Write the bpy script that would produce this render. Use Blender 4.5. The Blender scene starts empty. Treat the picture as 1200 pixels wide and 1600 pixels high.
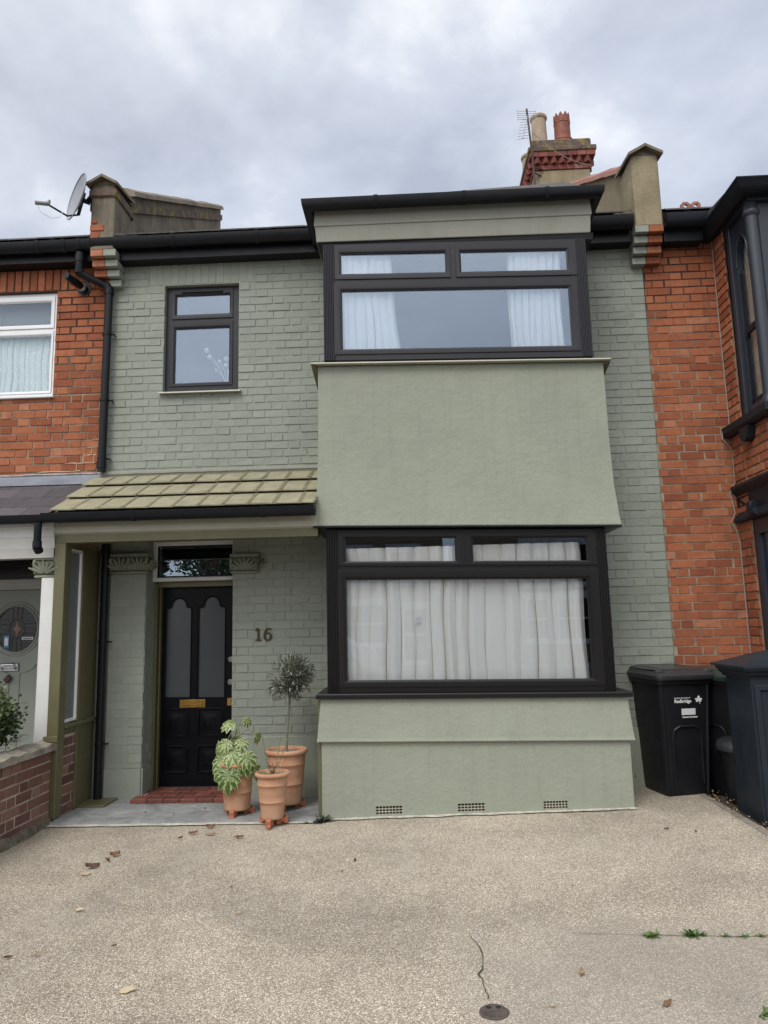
import bpy, bmesh, math, random
from math import sin, cos, pi, radians, sqrt, atan2
from mathutils import Vector, Matrix, Quaternion, noise
from mathutils.geometry import tessellate_polygon
random.seed(16)
R = random.random
def U(a, b): return a + (b - a) * random.random()
SC = bpy.context.scene
COL = SC.collection

# ------------------------------------------------------------------ camera
cd = bpy.data.cameras.new('camera'); cam = bpy.data.objects.new('camera', cd); COL.objects.link(cam)
SC.camera = cam
cd.sensor_fit = 'HORIZONTAL'; cd.sensor_width = 36.0; cd.lens = 1150 / 1200 * 36.0
cd.clip_end = 600; cd.clip_start = 0.05
rows = [(0.998728, 0.045023, -0.022695), (0.029318, -0.152396, 0.987884), (0.041019, -0.987293, -0.153523)]
M = Matrix(rows).transposed().to_4x4(); M.translation = (0, -6.6, 1.5)
cam.matrix_world = M

# ------------------------------------------------------------------ world and sun
SUN_EL, SUN_AZ = radians(52), radians(205)      # azimuth clockwise from +y
w = bpy.data.worlds.new('World'); SC.world = w; w.use_nodes = True
nt = w.node_tree; nt.nodes.clear(); N = nt.nodes.new; L = nt.links.new
out = N('ShaderNodeOutputWorld'); bg = N('ShaderNodeBackground'); L(bg.outputs[0], out.inputs[0])
bg.inputs[1].default_value = 0.1
sky = N('ShaderNodeTexSky'); sky.sky_type = 'NISHITA'; sky.sun_disc = False
sky.sun_elevation = SUN_EL; sky.sun_rotation = SUN_AZ
tc = N('ShaderNodeTexCoord'); sep = N('ShaderNodeSeparateXYZ'); L(tc.outputs['Generated'], sep.inputs[0])
def wm(op, a, b=None, c=None, clamp=False):
    n = N('ShaderNodeMath'); n.operation = op; n.use_clamp = clamp
    for i, v in enumerate((a, b, c)):
        if v is None: continue
        if isinstance(v, (int, float)): n.inputs[i].default_value = v
        else: L(v, n.inputs[i])
    return n.outputs[0]
zz = wm('ADD', wm('MAXIMUM', sep.outputs[2], 0.0), 0.22)
cmb = N('ShaderNodeCombineXYZ'); L(wm('DIVIDE', sep.outputs[0], zz), cmb.inputs[0]); L(wm('DIVIDE', sep.outputs[1], zz), cmb.inputs[1])
def wnoise(scale, detail, rough, off):
    m = N('ShaderNodeVectorMath'); m.operation = 'ADD'; L(cmb.outputs[0], m.inputs[0]); m.inputs[1].default_value = off
    n = N('ShaderNodeTexNoise'); n.inputs['Scale'].default_value = scale; n.inputs['Detail'].default_value = detail
    n.inputs['Roughness'].default_value = rough; n.inputs['Distortion'].default_value = 0.25; L(m.outputs[0], n.inputs['Vector']); return n.outputs['Fac']
n1 = wnoise(1.5, 8, 0.54, (1.9, 5.3, 0)); n2 = wnoise(3.6, 8, 0.55, (9.3, 4.2, 2))
cl = wm('ADD', wm('MULTIPLY', n1, 0.66), wm('MULTIPLY', n2, 0.34))
ramp = N('ShaderNodeValToRGB'); L(cl, ramp.inputs[0])
e = ramp.color_ramp.elements
e[0].position = 0.40; e[0].color = (4.4, 4.9, 5.9, 1)
e[1].position = 0.62; e[1].color = (10.2, 10.4, 10.7, 1)
el = e.new(0.515); el.color = (6.3, 6.8, 7.8, 1)
# overcast luminance: brighter overhead and on the sun's side (behind the camera)
dt = N('ShaderNodeVectorMath'); dt.operation = 'DOT_PRODUCT'; L(tc.outputs['Generated'], dt.inputs[0])
dt.inputs[1].default_value = (cos(SUN_EL) * sin(SUN_AZ), cos(SUN_EL) * cos(SUN_AZ), sin(SUN_EL))
lum = wm('ADD', wm('MULTIPLY', wm('POWER', wm('MAXIMUM', dt.outputs['Value'], 0.0), 3.0), 1.9), 0.95)
mulc = N('ShaderNodeVectorMath'); mulc.operation = 'SCALE'; nm = N('ShaderNodeMix'); nm.data_type = 'RGBA'; L(wm('MULTIPLY', wm('MAXIMUM', dt.outputs['Value'], 0.0), 0.85, clamp=True), nm.inputs[0])
L(ramp.outputs[0], nm.inputs[6]); nm.inputs[7].default_value = (7.0, 6.8, 6.5, 1); L(nm.outputs[2], mulc.inputs[0]); L(lum, mulc.inputs['Scale'])
mix = N('ShaderNodeMix'); mix.data_type = 'RGBA'; mix.inputs[0].default_value = 0.9
L(sky.outputs[0], mix.inputs[6]); L(mulc.outputs[0], mix.inputs[7]); L(mix.outputs[2], bg.inputs[0])

sd = bpy.data.lights.new('sun', 'SUN'); sun = bpy.data.objects.new('sun', sd); COL.objects.link(sun)
sd.energy = 1.4; sd.angle = radians(24); sd.color = (1.0, 0.96, 0.90)
sv = Vector((cos(SUN_EL) * sin(SUN_AZ), cos(SUN_EL) * cos(SUN_AZ), sin(SUN_EL)))
sun.rotation_euler = sv.to_track_quat('Z', 'Y').to_euler(); sun.location = sv * 30
SC.view_settings.view_transform = 'Standard'; SC.view_settings.look = 'None'
SC.view_settings.exposure = 0.30; SC.view_settings.gamma = 1.0; SC.view_settings.use_curve_mapping = False

# ------------------------------------------------------------------ material kit
class Mat:
    def __init__(s, name):
        s.m = bpy.data.materials.new(name); s.m.use_nodes = True; s.t = s.m.node_tree
        s.t.nodes.clear()
        s.o = s.n('ShaderNodeOutputMaterial'); s.b = s.n('ShaderNodeBsdfPrincipled'); s.l(s.b.outputs[0], s.o.inputs[0])
        s.tc = s.n('ShaderNodeTexCoord')
    def n(s, k): return s.t.nodes.new(k)
    def l(s, a, b): s.t.links.new(a, b)
    def set(s, k, v):
        i = s.b.inputs[k]
        if isinstance(v, bpy.types.NodeSocket): s.l(v, i)
        else: i.default_value = v
        return s
    def noise(s, scale, detail=4, rough=0.5, vec=None, dist=0.0, off=None):
        n = s.n('ShaderNodeTexNoise'); n.inputs['Scale'].default_value = scale; n.inputs['Detail'].default_value = detail
        n.inputs['Roughness'].default_value = rough; n.inputs['Distortion'].default_value = dist
        v = vec or s.tc.outputs['Object']
        if off:
            a = s.n('ShaderNodeVectorMath'); s.l(v, a.inputs[0]); a.inputs[1].default_value = off; v = a.outputs[0]
        s.l(v, n.inputs['Vector']); return n.outputs['Fac']
    def vscale(s, k):
        a = s.n('ShaderNodeVectorMath'); a.operation = 'MULTIPLY'; s.l(s.tc.outputs['Object'], a.inputs[0]); a.inputs[1].default_value = k; return a.outputs[0]
    def voro(s, scale, feature='F1', out='Color', vec=None):
        n = s.n('ShaderNodeTexVoronoi'); n.feature = feature; n.inputs['Scale'].default_value = scale
        s.l(vec or s.tc.outputs['Object'], n.inputs['Vector']); return n.outputs[out]
    def ramp(s, fac, stops, interp='LINEAR'):
        n = s.n('ShaderNodeValToRGB'); s.l(fac, n.inputs[0]); n.color_ramp.interpolation = interp
        e = n.color_ramp.elements
        while len(e) < len(stops): e.new(0.5)
        for q, (p, c) in zip(e, stops):
            q.position = p; q.color = (c, c, c, 1) if isinstance(c, (int, float)) else (*c, 1)
        return n.outputs[0]
    def mix(s, fac, a, b, mode='MIX'):
        n = s.n('ShaderNodeMix'); n.data_type = 'RGBA'; n.blend_type = mode
        for i, v in ((0, fac), (6, a), (7, b)):
            if isinstance(v, bpy.types.NodeSocket): s.l(v, n.inputs[i])
            elif isinstance(v, (int, float)): n.inputs[i].default_value = v if i == 0 else (v, v, v, 1)
            else: n.inputs[i].default_value = (*v, 1)
        return n.outputs[2]
    def math(s, op, a, b=None, clamp=False):
        n = s.n('ShaderNodeMath'); n.operation = op; n.use_clamp = clamp
        for i, v in enumerate((a, b)):
            if v is None: continue
            if isinstance(v, (int, float)): n.inputs[i].default_value = v
            else: s.l(v, n.inputs[i])
        return n.outputs[0]
    def attr(s, name='rnd'):
        n = s.n('ShaderNodeAttribute'); n.attribute_name = name; return n.outputs['Fac']
    def xyz(s, k):
        n = s.n('ShaderNodeSeparateXYZ'); s.l(s.tc.outputs['Object'], n.inputs[0]); return n.outputs[k]
    def bump(s, h, strength=0.3, dist=0.01):
        n = s.n('ShaderNodeBump'); n.inputs['Strength'].default_value = strength; n.inputs['Distance'].default_value = dist
        s.l(h, n.inputs['Height']); s.l(n.outputs[0], s.b.inputs['Normal']); return s

MT = {}
def simple(name, col, rough=0.5, var=0.12, nscale=6, bump=0.0, bscale=60, metal=0.0, spec=0.5, streak=False):
    m = Mat(name)
    f = m.noise(nscale, 5, 0.6, vec=m.vscale((4, 4, 0.6)) if streak else None)
    a = tuple(c * (1 - var) for c in col); b = tuple(min(1, c * (1 + var)) for c in col)
    m.set('Base Color', m.ramp(f, [(0.3, a), (0.7, b)]))
    rr = m.ramp(m.noise(nscale * 2.3, 4), [(0.3, rough * 0.85), (0.7, min(1, rough * 1.15))]); m.set('Roughness', rr)
    m.set('Metallic', metal); m.set('Specular IOR Level', spec)
    if bump: m.bump(m.noise(bscale, 4, 0.6), bump, 0.004)
    MT[name] = m.m; return m.m
def lichen(name, col=(.42,.42,.33)):
    t = MT[name]; nt_ = t.node_tree; b = next(n for n in nt_.nodes if n.type == 'BSDF_PRINCIPLED'); old = b.inputs['Base Color'].links[0].from_socket
    tc_ = next(n for n in nt_.nodes if n.type == 'TEX_COORD'); n_ = nt_.nodes.new('ShaderNodeTexNoise'); n_.inputs['Scale'].default_value = 26; n_.inputs['Detail'].default_value = 5; n_.inputs['Roughness'].default_value = .75; nt_.links.new(tc_.outputs['Object'], n_.inputs['Vector'])
    rp = nt_.nodes.new('ShaderNodeValToRGB'); rp.color_ramp.elements[0].position = .62; rp.color_ramp.elements[1].position = .72; nt_.links.new(n_.outputs['Fac'], rp.inputs[0])
    mx = nt_.nodes.new('ShaderNodeMix'); mx.data_type = 'RGBA'; nt_.links.new(rp.outputs[0], mx.inputs[0]); nt_.links.new(old, mx.inputs[6]); mx.inputs[7].default_value = (*col, 1); nt_.links.new(mx.outputs[2], b.inputs['Base Color'])

def green_brick():
    m = Mat('green_painted_brick'); r = m.attr()
    base = m.ramp(r, [(0.0, (0.246, 0.270, 0.230)), (1.0, (0.270, 0.294, 0.252))])
    big = m.ramp(m.noise(0.9, 4, 0.6), [(0.3, 0.9), (0.7, 1.08)])
    c = m.mix(1.0, base, big, 'MULTIPLY')
    st = m.ramp(m.noise(2.2, 6, 0.7, vec=m.vscale((5, 5, 0.7))), [(0.55, 0.0), (0.8, 1.0)])
    c = m.mix(m.math('MULTIPLY', st, 0.32), c, (0.15, 0.160, 0.125))
    sp = m.ramp(m.noise(150, 2, 0.5), [(0.70, 0.0), (0.78, 1.0)])
    c = m.mix(m.math('MULTIPLY', sp, 0.3), c, (0.12, 0.13, 0.1))
    m.set('Base Color', c); m.set('Roughness', 0.62); m.set('Specular IOR Level', 0.3)
    h = m.math('ADD', m.math('MULTIPLY', m.noise(46, 6, 0.7), 0.8), m.math('MULTIPLY', m.noise(170, 3, 0.6), 0.35))
    m.bump(h, 0.6, 0.010); MT['green_brick'] = m.m
green_brick()
def red_brick(name, lo, hi, pale, dark, mortar=False):
    m = Mat(name); r = m.attr()
    base = m.ramp(r, [(0.0, lo), (0.3, [0.5 * (a + b) for a, b in zip(lo, hi)]), (0.9, hi), (1.0, [0.6*a + 0.4*b for a, b in zip(hi, pale)])])
    c = m.mix(m.ramp(m.noise(22, 5, 0.7), [(0.45, 0.0), (0.8, 0.55)]), base, dark)
    c = m.mix(m.ramp(m.noise(60, 4, 0.7, off=(4, 4, 4)), [(0.60, 0.0), (0.8, 0.5)]), c, pale)
    c = m.mix(m.ramp(m.noise(1.7, 6, 0.7, off=(2, 7, 5)), [(0.48, 0.0), (0.70, 0.55)]), c, tuple(k * 0.75 for k in dark))
    m.set('Base Color', c); m.set('Roughness', 0.85); m.set('Specular IOR Level', 0.2)
    m.bump(m.math('ADD', m.noise(45, 5, 0.7), m.math('MULTIPLY', m.noise(180, 3), 0.5)), 0.6, 0.008)
    MT[name] = m.m
red_brick('red_brick', (0.25, 0.080, 0.042), (0.395, 0.142, 0.070), (0.46, 0.25, 0.16), (0.17, 0.055, 0.033))
red_brick('brown_brick', (0.12, 0.062, 0.05), (0.23, 0.125, 0.095), (0.34, 0.22, 0.18), (0.09, 0.05, 0.045))
red_brick('chimney_brick', (0.17, 0.05, 0.04), (0.26, 0.09, 0.075), (0.4, 0.27, 0.24), (0.08, 0.04, 0.035))
def mortar():
    m = Mat('mortar')
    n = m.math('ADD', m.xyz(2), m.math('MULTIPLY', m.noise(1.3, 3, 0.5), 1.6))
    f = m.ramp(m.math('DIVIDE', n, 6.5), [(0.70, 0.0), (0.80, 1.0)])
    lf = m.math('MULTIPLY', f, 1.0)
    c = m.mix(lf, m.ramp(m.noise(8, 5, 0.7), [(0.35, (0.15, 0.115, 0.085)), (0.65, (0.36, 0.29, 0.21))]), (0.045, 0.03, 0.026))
    m.set('Base Color', c); m.set('Roughness', 0.95); m.bump(m.noise(120, 4), 0.5, 0.004); MT['mortar'] = m.m
mortar()
simple('grey_mortar', (0.36, 0.31, 0.25), 0.95, 0.25, 9, 0.5, 120)
def stucco(name, col, k=1.0):
    m = Mat(name)
    big = m.ramp(m.noise(0.8, 5, 0.6), [(0.3, 0.93), (0.7, 1.06)])
    c = m.mix(1.0, col, big, 'MULTIPLY')
    dirt = m.ramp(m.noise(2.5, 7, 0.7, off=(7, 2, 1)), [(0.52, 0.0), (0.72, 0.28)])
    c = m.mix(dirt, c, tuple(v * 0.72 for v in col))
    st = m.ramp(m.noise(2.4, 6, 0.7, vec=m.vscale((7, 7, 0.35))), [(0.50, 0.0), (0.72, 0.22)])
    c = m.mix(st, c, tuple(v * 0.62 for v in col))
    pa = m.ramp(m.noise(1.1, 3, 0.5, off=(3, 9, 4), dist=1.5), [(0.50, 0.0), (0.54, 0.14)])
    c = m.mix(pa, c, tuple(min(1, v * 1.18) for v in col))
    sp = m.ramp(m.noise(60, 3, 0.6, off=(1, 5, 2)), [(0.70, 0.0), (0.80, 0.35)])
    c = m.mix(sp, c, tuple(v * 0.5 for v in col))
    m.set('Base Color', c); m.set('Roughness', 0.75); m.set('Specular IOR Level', 0.25)
    h = m.math('ADD', m.math('MULTIPLY', m.noise(19, 7, 0.72), 1.0), m.math('MULTIPLY', m.noise(110, 3, 0.6), 0.18))
    h = m.math('ADD', h, m.math('MULTIPLY', m.noise(3, 2), 1.2))
    m.bump(h, 0.45 * k, 0.02); MT[name] = m.m
stucco('stucco', (0.270, 0.292, 0.236))
stucco('green_wood', (0.25, 0.25, 0.215), 0.3)
stucco('green_stone', (0.215, 0.235, 0.18), 0.9)
def roughcast():
    m = Mat('roughcast')
    c = m.ramp(m.noise(3, 6, 0.7), [(0.3, (0.10, 0.085, 0.065)), (0.5, (0.20, 0.17, 0.125)), (0.72, (0.29, 0.25, 0.185))])
    st = m.ramp(m.noise(5, 5, 0.7, vec=m.vscale((3, 3, 0.4))), [(0.5, 0.0), (0.72, 0.7)])
    c = m.mix(st, c, (0.07, 0.062, 0.05))
    c = m.mix(m.ramp(m.voro(140, out='Distance'), [(0.0, 0.5), (0.3, 0.0)]), c, (0.4, 0.37, 0.3))
    m.set('Base Color', c); m.set('Roughness', 0.95); m.bump(m.noise(70, 5, 0.7), 0.9, 0.012); MT['roughcast'] = m.m
roughcast()
def ochre_render():
    m = Mat('ochre_render')
    c = m.ramp(m.noise(3.5, 6, 0.65), [(0.3, (0.20, 0.165, 0.10)), (0.7, (0.32, 0.27, 0.175))])
    c = m.mix(m.ramp(m.noise(2.2, 5, 0.7, vec=m.vscale((3, 3, 0.5))), [(0.52, 0.0), (0.75, 0.6)]), c, (0.11, 0.09, 0.06))
    m.set('Base Color', c); m.set('Roughness', 0.95); m.bump(m.noise(30, 5, 0.7), 0.7, 0.012); MT['ochre_render'] = m.m
ochre_render()
def mossy():
    m = Mat('mossy_stone')
    c = m.ramp(m.noise(9, 6, 0.7), [(0.3, (0.07, 0.048, 0.042)), (0.7, (0.16, 0.11, 0.095))])
    z = m.xyz(2)
    f = m.ramp(m.noise(7, 5, 0.7, off=(3, 3, 3)), [(0.50, 0.0), (0.60, 0.9)])
    c = m.mix(f, c, (0.24, 0.20, 0.045)); m.set('Base Color', c); m.set('Roughness', 0.95)
    m.bump(m.noise(40, 5, 0.7), 0.9, 0.01); MT['mossy'] = m.m
mossy()
simple('olive_paint', (0.118, 0.110, 0.056), 0.42, 0.10, 5, 0.12, 40)
simple('olive_tile', (0.262, 0.245, 0.162), 0.6, 0.20, 9, 0.35, 90)
lichen('olive_tile', (.16,.15,.10))
simple('fascia_green', (0.36, 0.35, 0.285), 0.5, 0.08, 5, 0.1, 30)
simple('black_plastic', (0.0075, 0.0085, 0.0115), 0.36, 0.15, 8, 0.05, 20, spec=0.25)
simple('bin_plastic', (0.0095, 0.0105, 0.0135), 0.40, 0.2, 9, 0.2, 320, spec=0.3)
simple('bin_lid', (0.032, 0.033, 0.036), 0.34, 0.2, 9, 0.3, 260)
lichen('bin_plastic', (.022,.022,.023)); lichen('black_plastic', (.016,.017,.019))
simple('green_bin', (0.022, 0.040, 0.034), 0.3, 0.2, 9, 0.1, 200)
simple('upvc_grey', (0.024, 0.024, 0.030), 0.45, 0.06, 40, 0.10, 90, streak=True, spec=0.3)
simple('upvc_dark', (0.0075, 0.0070, 0.0072), 0.42, 0.08, 40, 0.10, 90, streak=True, spec=0.3)
simple('navy_timber', (0.024, 0.030, 0.042), 0.38, 0.10, 6, 0.1, 40)
simple('navy_dark', (0.010, 0.014, 0.020), 0.5, 0.10, 6, 0.1, 40, spec=0.25)
simple('pier_paint', (0.017, 0.023, 0.031), 0.5, 0.14, 4, 0.2, 60, spec=0.3)
simple('door_black', (0.0022, 0.0028, 0.0048), 0.34, 0.15, 6, 0.04, 60, spec=0.18)
simple('white_paint', (0.62, 0.62, 0.61), 0.4, 0.06, 5, 0.08, 30)
simple('white_upvc', (0.74, 0.75, 0.77), 0.3, 0.03, 5)
simple('dull_white', (0.45, 0.44, 0.42), 0.5, 0.10, 6)
simple('lead', (0.16, 0.175, 0.21), 0.55, 0.18, 5, 0.3, 14)
m = Mat('slate'); c = m.ramp(m.attr(), [(0, (0.050, 0.044, 0.052)), (1, (0.105, 0.095, 0.108))]); c = m.mix(m.ramp(m.noise(14, 5, .7), [(.5, 0.0), (.8, .4)]), c, (.16, .15, .15)); m.set('Base Color', c); m.set('Roughness', .6); m.bump(m.noise(40, 5, .7), .5, .006); MT['slate'] = m.m
simple('roof_slate', (0.065, 0.06, 0.058), 0.8, 0.35, 12, 0.9, 120)
simple('cream_pot', (0.33, 0.26, 0.185), 0.85, 0.28, 7, 0.4, 50)
simple('red_pot', (0.21, 0.066, 0.042), 0.7, 0.3, 9, 0.3, 50)
simple('pink_tile', (0.27, 0.125, 0.095), 0.8, 0.25, 12, 0.4, 60)
simple('aluminium', (0.42, 0.43, 0.45), 0.38, 0.12, 12, metal=0.9)
simple('rusty_metal', (0.06, 0.035, 0.028), 0.7, 0.4, 20)
simple('chrome', (0.55, 0.56, 0.58), 0.16, 0.05, 10, metal=1.0)
simple('brass', (0.50, 0.31, 0.085), 0.32, 0.2, 14, metal=1.0)
simple('bronze', (0.075, 0.055, 0.022), 0.42, 0.2, 30, metal=0.5)
simple('dish_grey', (0.27, 0.285, 0.32), 0.45, 0.15, 8)
simple('terracotta_foot', (0.36, 0.125, 0.065), 0.85, 0.16, 20, 0.3, 90)
simple('neighbour_door', (0.25, 0.275, 0.235), 0.42, 0.06, 5)
simple('lead_came', (0.11, 0.11, 0.115), 0.5, 0.1, 5, metal=0.6)
simple('amber_glass', (0.17, 0.075, 0.04), 0.12, 0.1, 5)
simple('dark_textured_glass', (0.010, 0.012, 0.013), 0.16, 0.2, 60, 0.8, 60)
simple('bark', (0.17, 0.155, 0.125), 0.9, 0.3, 30, 0.6, 80)
simple('twig', (0.14, 0.07, 0.045), 0.85, 0.3, 40)
simple('soil', (0.045, 0.033, 0.024), 0.95, 0.4, 30, 1.0, 90)
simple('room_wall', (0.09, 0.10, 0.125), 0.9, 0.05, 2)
simple('cream_board', (0.50, 0.47, 0.38), 0.7, 0.08, 5)
simple('cable_grey', (0.26, 0.24, 0.22), 0.6, 0.2, 20)
simple('white_sticker', (0.62, 0.63, 0.67), 0.45, 0.10, 40)
simple('blue_sticker', (0.05, 0.22, 0.45), 0.5, 0.1, 20)
simple('print_white', (0.72, 0.72, 0.72), 0.5, 0.02, 10)
simple('print_grey', (0.14, 0.145, 0.145), 0.6, 0.3, 60)
simple('cotton', (0.72, 0.72, 0.68), 0.9, 0.06, 40, 0.5, 150)
simple('rubber', (0.012, 0.012, 0.012), 0.7, 0.2, 10)
simple('iron', (0.075, 0.058, 0.050), 0.75, 0.35, 40, 0.8, 90)
simple('grit', (0.34, 0.28, 0.20), 0.95, 0.5, 120, 1.0, 160)
simple('crack_dirt', (0.055, 0.046, 0.036), 0.95, 0.4, 40, 0.6, 90)
simple('lime_edge', (0.44, 0.42, 0.36), 0.9, 0.35, 18, 0.8, 90)
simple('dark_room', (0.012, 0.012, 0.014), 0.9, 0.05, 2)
simple('mastic', (0.38, 0.37, 0.35), 0.8, 0.4, 20, 0.4, 50)

def terracotta():
    m = Mat('terracotta')
    c = m.ramp(m.noise(7, 5, 0.6), [(0.3, (0.37, 0.185, 0.11)), (0.7, (0.50, 0.285, 0.18))])
    z = m.ramp(m.math('ADD', m.xyz(2), m.math('MULTIPLY', m.noise(9, 4), 0.12)), [(0.06, 0.65), (0.20, 0.0)])
    c = m.mix(z, c, (0.50, 0.38, 0.26))
    c = m.mix(m.ramp(m.noise(5, 6, 0.75, off=(3, 1, 2)), [(0.50, 0.0), (0.75, 0.55)]), c, (0.46, 0.34, 0.24))
    c = m.mix(m.ramp(m.noise(11, 6, 0.75, off=(8, 1, 2)), [(0.58, 0.0), (0.8, 0.6)]), c, (0.19, 0.10, 0.065))
    m.set('Base Color', c); m.set('Roughness', 0.85); m.set('Specular IOR Level', 0.2); m.bump(m.noise(60, 4), 0.25, 0.004); MT['terracotta'] = m.m
terracotta()
def driveway_mat():
    m = Mat('aggregate')
    v1 = m.voro(230, out='Color'); s1 = m.n('ShaderNodeSeparateColor'); m.l(v1, s1.inputs[0])
    c = m.ramp(s1.outputs[0], [(0.0, (0.10, 0.08, 0.06)), (0.22, (0.22, 0.185, 0.14)), (0.55, (0.34, 0.292, 0.226)), (0.80, (0.49, 0.435, 0.35)), (0.90, (0.86, 0.81, 0.71)), (1.0, (0.84, 0.80, 0.71))])
    v2 = m.voro(420, out='Color'); s2 = m.n('ShaderNodeSeparateColor'); m.l(v2, s2.inputs[0])
    c2 = m.ramp(s2.outputs[1], [(0.0, (0.10, 0.075, 0.055)), (0.5, (0.33, 0.27, 0.20)), (1.0, (0.64, 0.57, 0.46))])
    c = m.mix(0.32, c, c2)
    big = m.ramp(m.noise(0.75, 5, 0.62, off=(1.3, 0.4, 0)), [(0.30, 0.76), (0.48, 1.03), (0.68, 1.20)])
    c = m.mix(1.0, c, big, 'MULTIPLY')
    med = m.ramp(m.noise(3.0, 6, 0.7), [(0.3, 0.86), (0.7, 1.08)]); c = m.mix(1.0, c, med, 'MULTIPLY')
    # greyer worn bay nearest the street
    y = m.math('ADD', m.xyz(1), m.math('MULTIPLY', m.noise(1.2, 4), 0.9))
    g = m.ramp(m.math('MULTIPLY', y, -0.2), [(0.44, 0.0), (0.52, 0.45)])
    xg = m.ramp(m.math('ADD', m.xyz(0), m.math('MULTIPLY', m.noise(1.4, 4, off=(5, 5, 5)), 0.8)), [(0.45, 0.0), (0.75, 1.0)])
    c = m.mix(m.math('MULTIPLY', g, xg), c, (0.30, 0.275, 0.24))
    mo = m.ramp(m.noise(1.6, 6, 0.7, off=(8, 3, 1)), [(0.60, 0.0), (0.78, 0.4)])
    c = m.mix(mo, c, (0.13, 0.13, 0.09))
    # old oil drips and tyre scuffs
    ol = m.ramp(m.noise(0.9, 5, 0.65, off=(2.2, 6.1, 0), dist=1.0), [(0.57, 0.0), (0.72, 0.30)]); c = m.mix(ol, c, (0.12, 0.115, 0.10))
    pt = m.ramp(m.noise(1.5, 6, 0.7, off=(9, 9, 1), vec=m.vscale((1.6, .5, 1))), [(0.54, 0.0), (0.72, 0.30)]); c = m.mix(pt, c, (0.50, 0.46, 0.39))
    m.set('Base Color', c); m.set('Roughness', 0.88); m.set('Specular IOR Level', 0.3)
    d = m.voro(230, out='Distance'); m.bump(m.math('ADD', m.math('MULTIPLY', d, -0.6), m.noise(200, 3)), 0.7, 0.006); MT['aggregate'] = m.m
driveway_mat()
def stone_mat():
    m = Mat('porch_stone')
    c = m.ramp(m.noise(5, 7, 0.7, dist=0.8), [(0.3, (0.13, 0.135, 0.14)), (0.55, (0.23, 0.235, 0.235)), (0.75, (0.36, 0.36, 0.35))])
    c = m.mix(m.ramp(m.noise(26, 6, 0.8), [(0.6, 0.0), (0.75, 0.5)]), c, (0.48, 0.46, 0.42))
    m.set('Base Color', c); m.set('Roughness', 0.8); m.bump(m.noise(18, 6, 0.7), 0.6, 0.012); MT['stone'] = m.m
stone_mat()
def quarry():
    m = Mat('quarry_tile')
    c = m.ramp(m.attr(), [(0.0, (0.115, 0.036, 0.027)), (1.0, (0.18, 0.058, 0.042))])
    c = m.mix(m.ramp(m.noise(40, 5, 0.7), [(0.55, 0.0), (0.8, 0.4)]), c, (0.30, 0.22, 0.18))
    m.set('Base Color', c); m.set('Roughness', 0.6); m.bump(m.noise(60, 4), 0.3, 0.004); MT['quarry'] = m.m
quarry()
def leafmat(name, c0, c1, c2, rough=0.5, tr=0.25):
    m = Mat(name); c = m.ramp(m.attr(), [(0.0, c0), (0.5, c1), (1.0, c2)])
    m.set('Base Color', c); m.set('Roughness', rough); m.set('Specular IOR Level', 0.4)
    t = m.n('ShaderNodeBsdfTranslucent'); m.l(c, t.inputs[0]); x = m.n('ShaderNodeMixShader'); x.inputs[0].default_value = tr
    m.l(m.b.outputs[0], x.inputs[1]); m.l(t.outputs[0], x.inputs[2]); m.l(x.outputs[0], m.o.inputs[0]); MT[name] = m.m
leafmat('olive_leaf', (0.05, 0.062, 0.042), (0.14, 0.155, 0.115), (0.40, 0.42, 0.35), 0.5)
leafmat('hedge_leaf', (0.022, 0.042, 0.016), (0.065, 0.10, 0.034), (0.20, 0.25, 0.11), 0.4)
leafmat('grass_blade', (0.06, 0.12, 0.025), (0.11, 0.19, 0.045), (0.20, 0.28, 0.08), 0.5)
leafmat('weed_leaf', (0.05, 0.10, 0.03), (0.09, 0.17, 0.045), (0.17, 0.26, 0.08), 0.5)
leafmat('grey_ivy', (0.03, 0.045, 0.03), (0.06, 0.08, 0.055), (0.12, 0.14, 0.10), 0.5)
leafmat('tree_leaf', (0.02, 0.035, 0.012), (0.05, 0.08, 0.025), (0.10, 0.14, 0.05), 0.5)
leafmat('dead_leaf', (0.09, 0.045, 0.022), (0.26, 0.15, 0.075), (0.52, 0.44, 0.31), 0.7, 0.1)
leafmat('fatsia_leaf', (0.035, 0.085, 0.02), (0.12, 0.20, 0.055), (0.56, 0.60, 0.31), 0.35)
leafmat('green_stem', (0.16, 0.20, 0.08), (0.22, 0.26, 0.12), (0.30, 0.32, 0.17), 0.5)
def glass(name, base, gain, tint=(1, 1, 1)):
    m = Mat(name); m.t.nodes.remove(m.b)
    g = m.n('ShaderNodeBsdfGlossy'); g.inputs['Roughness'].default_value = 0.0; g.inputs['Color'].default_value = (0.68, 0.81, 1, 1)
    tn = m.n('ShaderNodeBsdfTransparent'); tn.inputs[0].default_value = (*tint, 1)
    fr = m.n('ShaderNodeFresnel'); fr.inputs[0].default_value = 1.5
    f = m.math('ADD', m.math('MULTIPLY', fr.outputs[0], gain), base, clamp=True)
    nb = m.noise(1.3, 2, 0.4); bp = m.n('ShaderNodeBump'); bp.inputs['Strength'].default_value = 0.05; bp.inputs['Distance'].default_value = 0.02
    m.l(nb, bp.inputs['Height']); m.l(bp.outputs[0], g.inputs['Normal'])
    x = m.n('ShaderNodeMixShader'); m.l(f, x.inputs[0]); m.l(tn.outputs[0], x.inputs[1]); m.l(g.outputs[0], x.inputs[2]); m.l(x.outputs[0], m.o.inputs[0])
    MT[name] = m.m
glass('glass', 0.12, 0.7, (0.98, 0.99, 0.99)); glass('glass_low', 0.04, 0.7, (0.985, 0.99, 0.99)); glass('glass_clear', 0.04, 0.3, (0.98, 0.99, 0.99))
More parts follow.
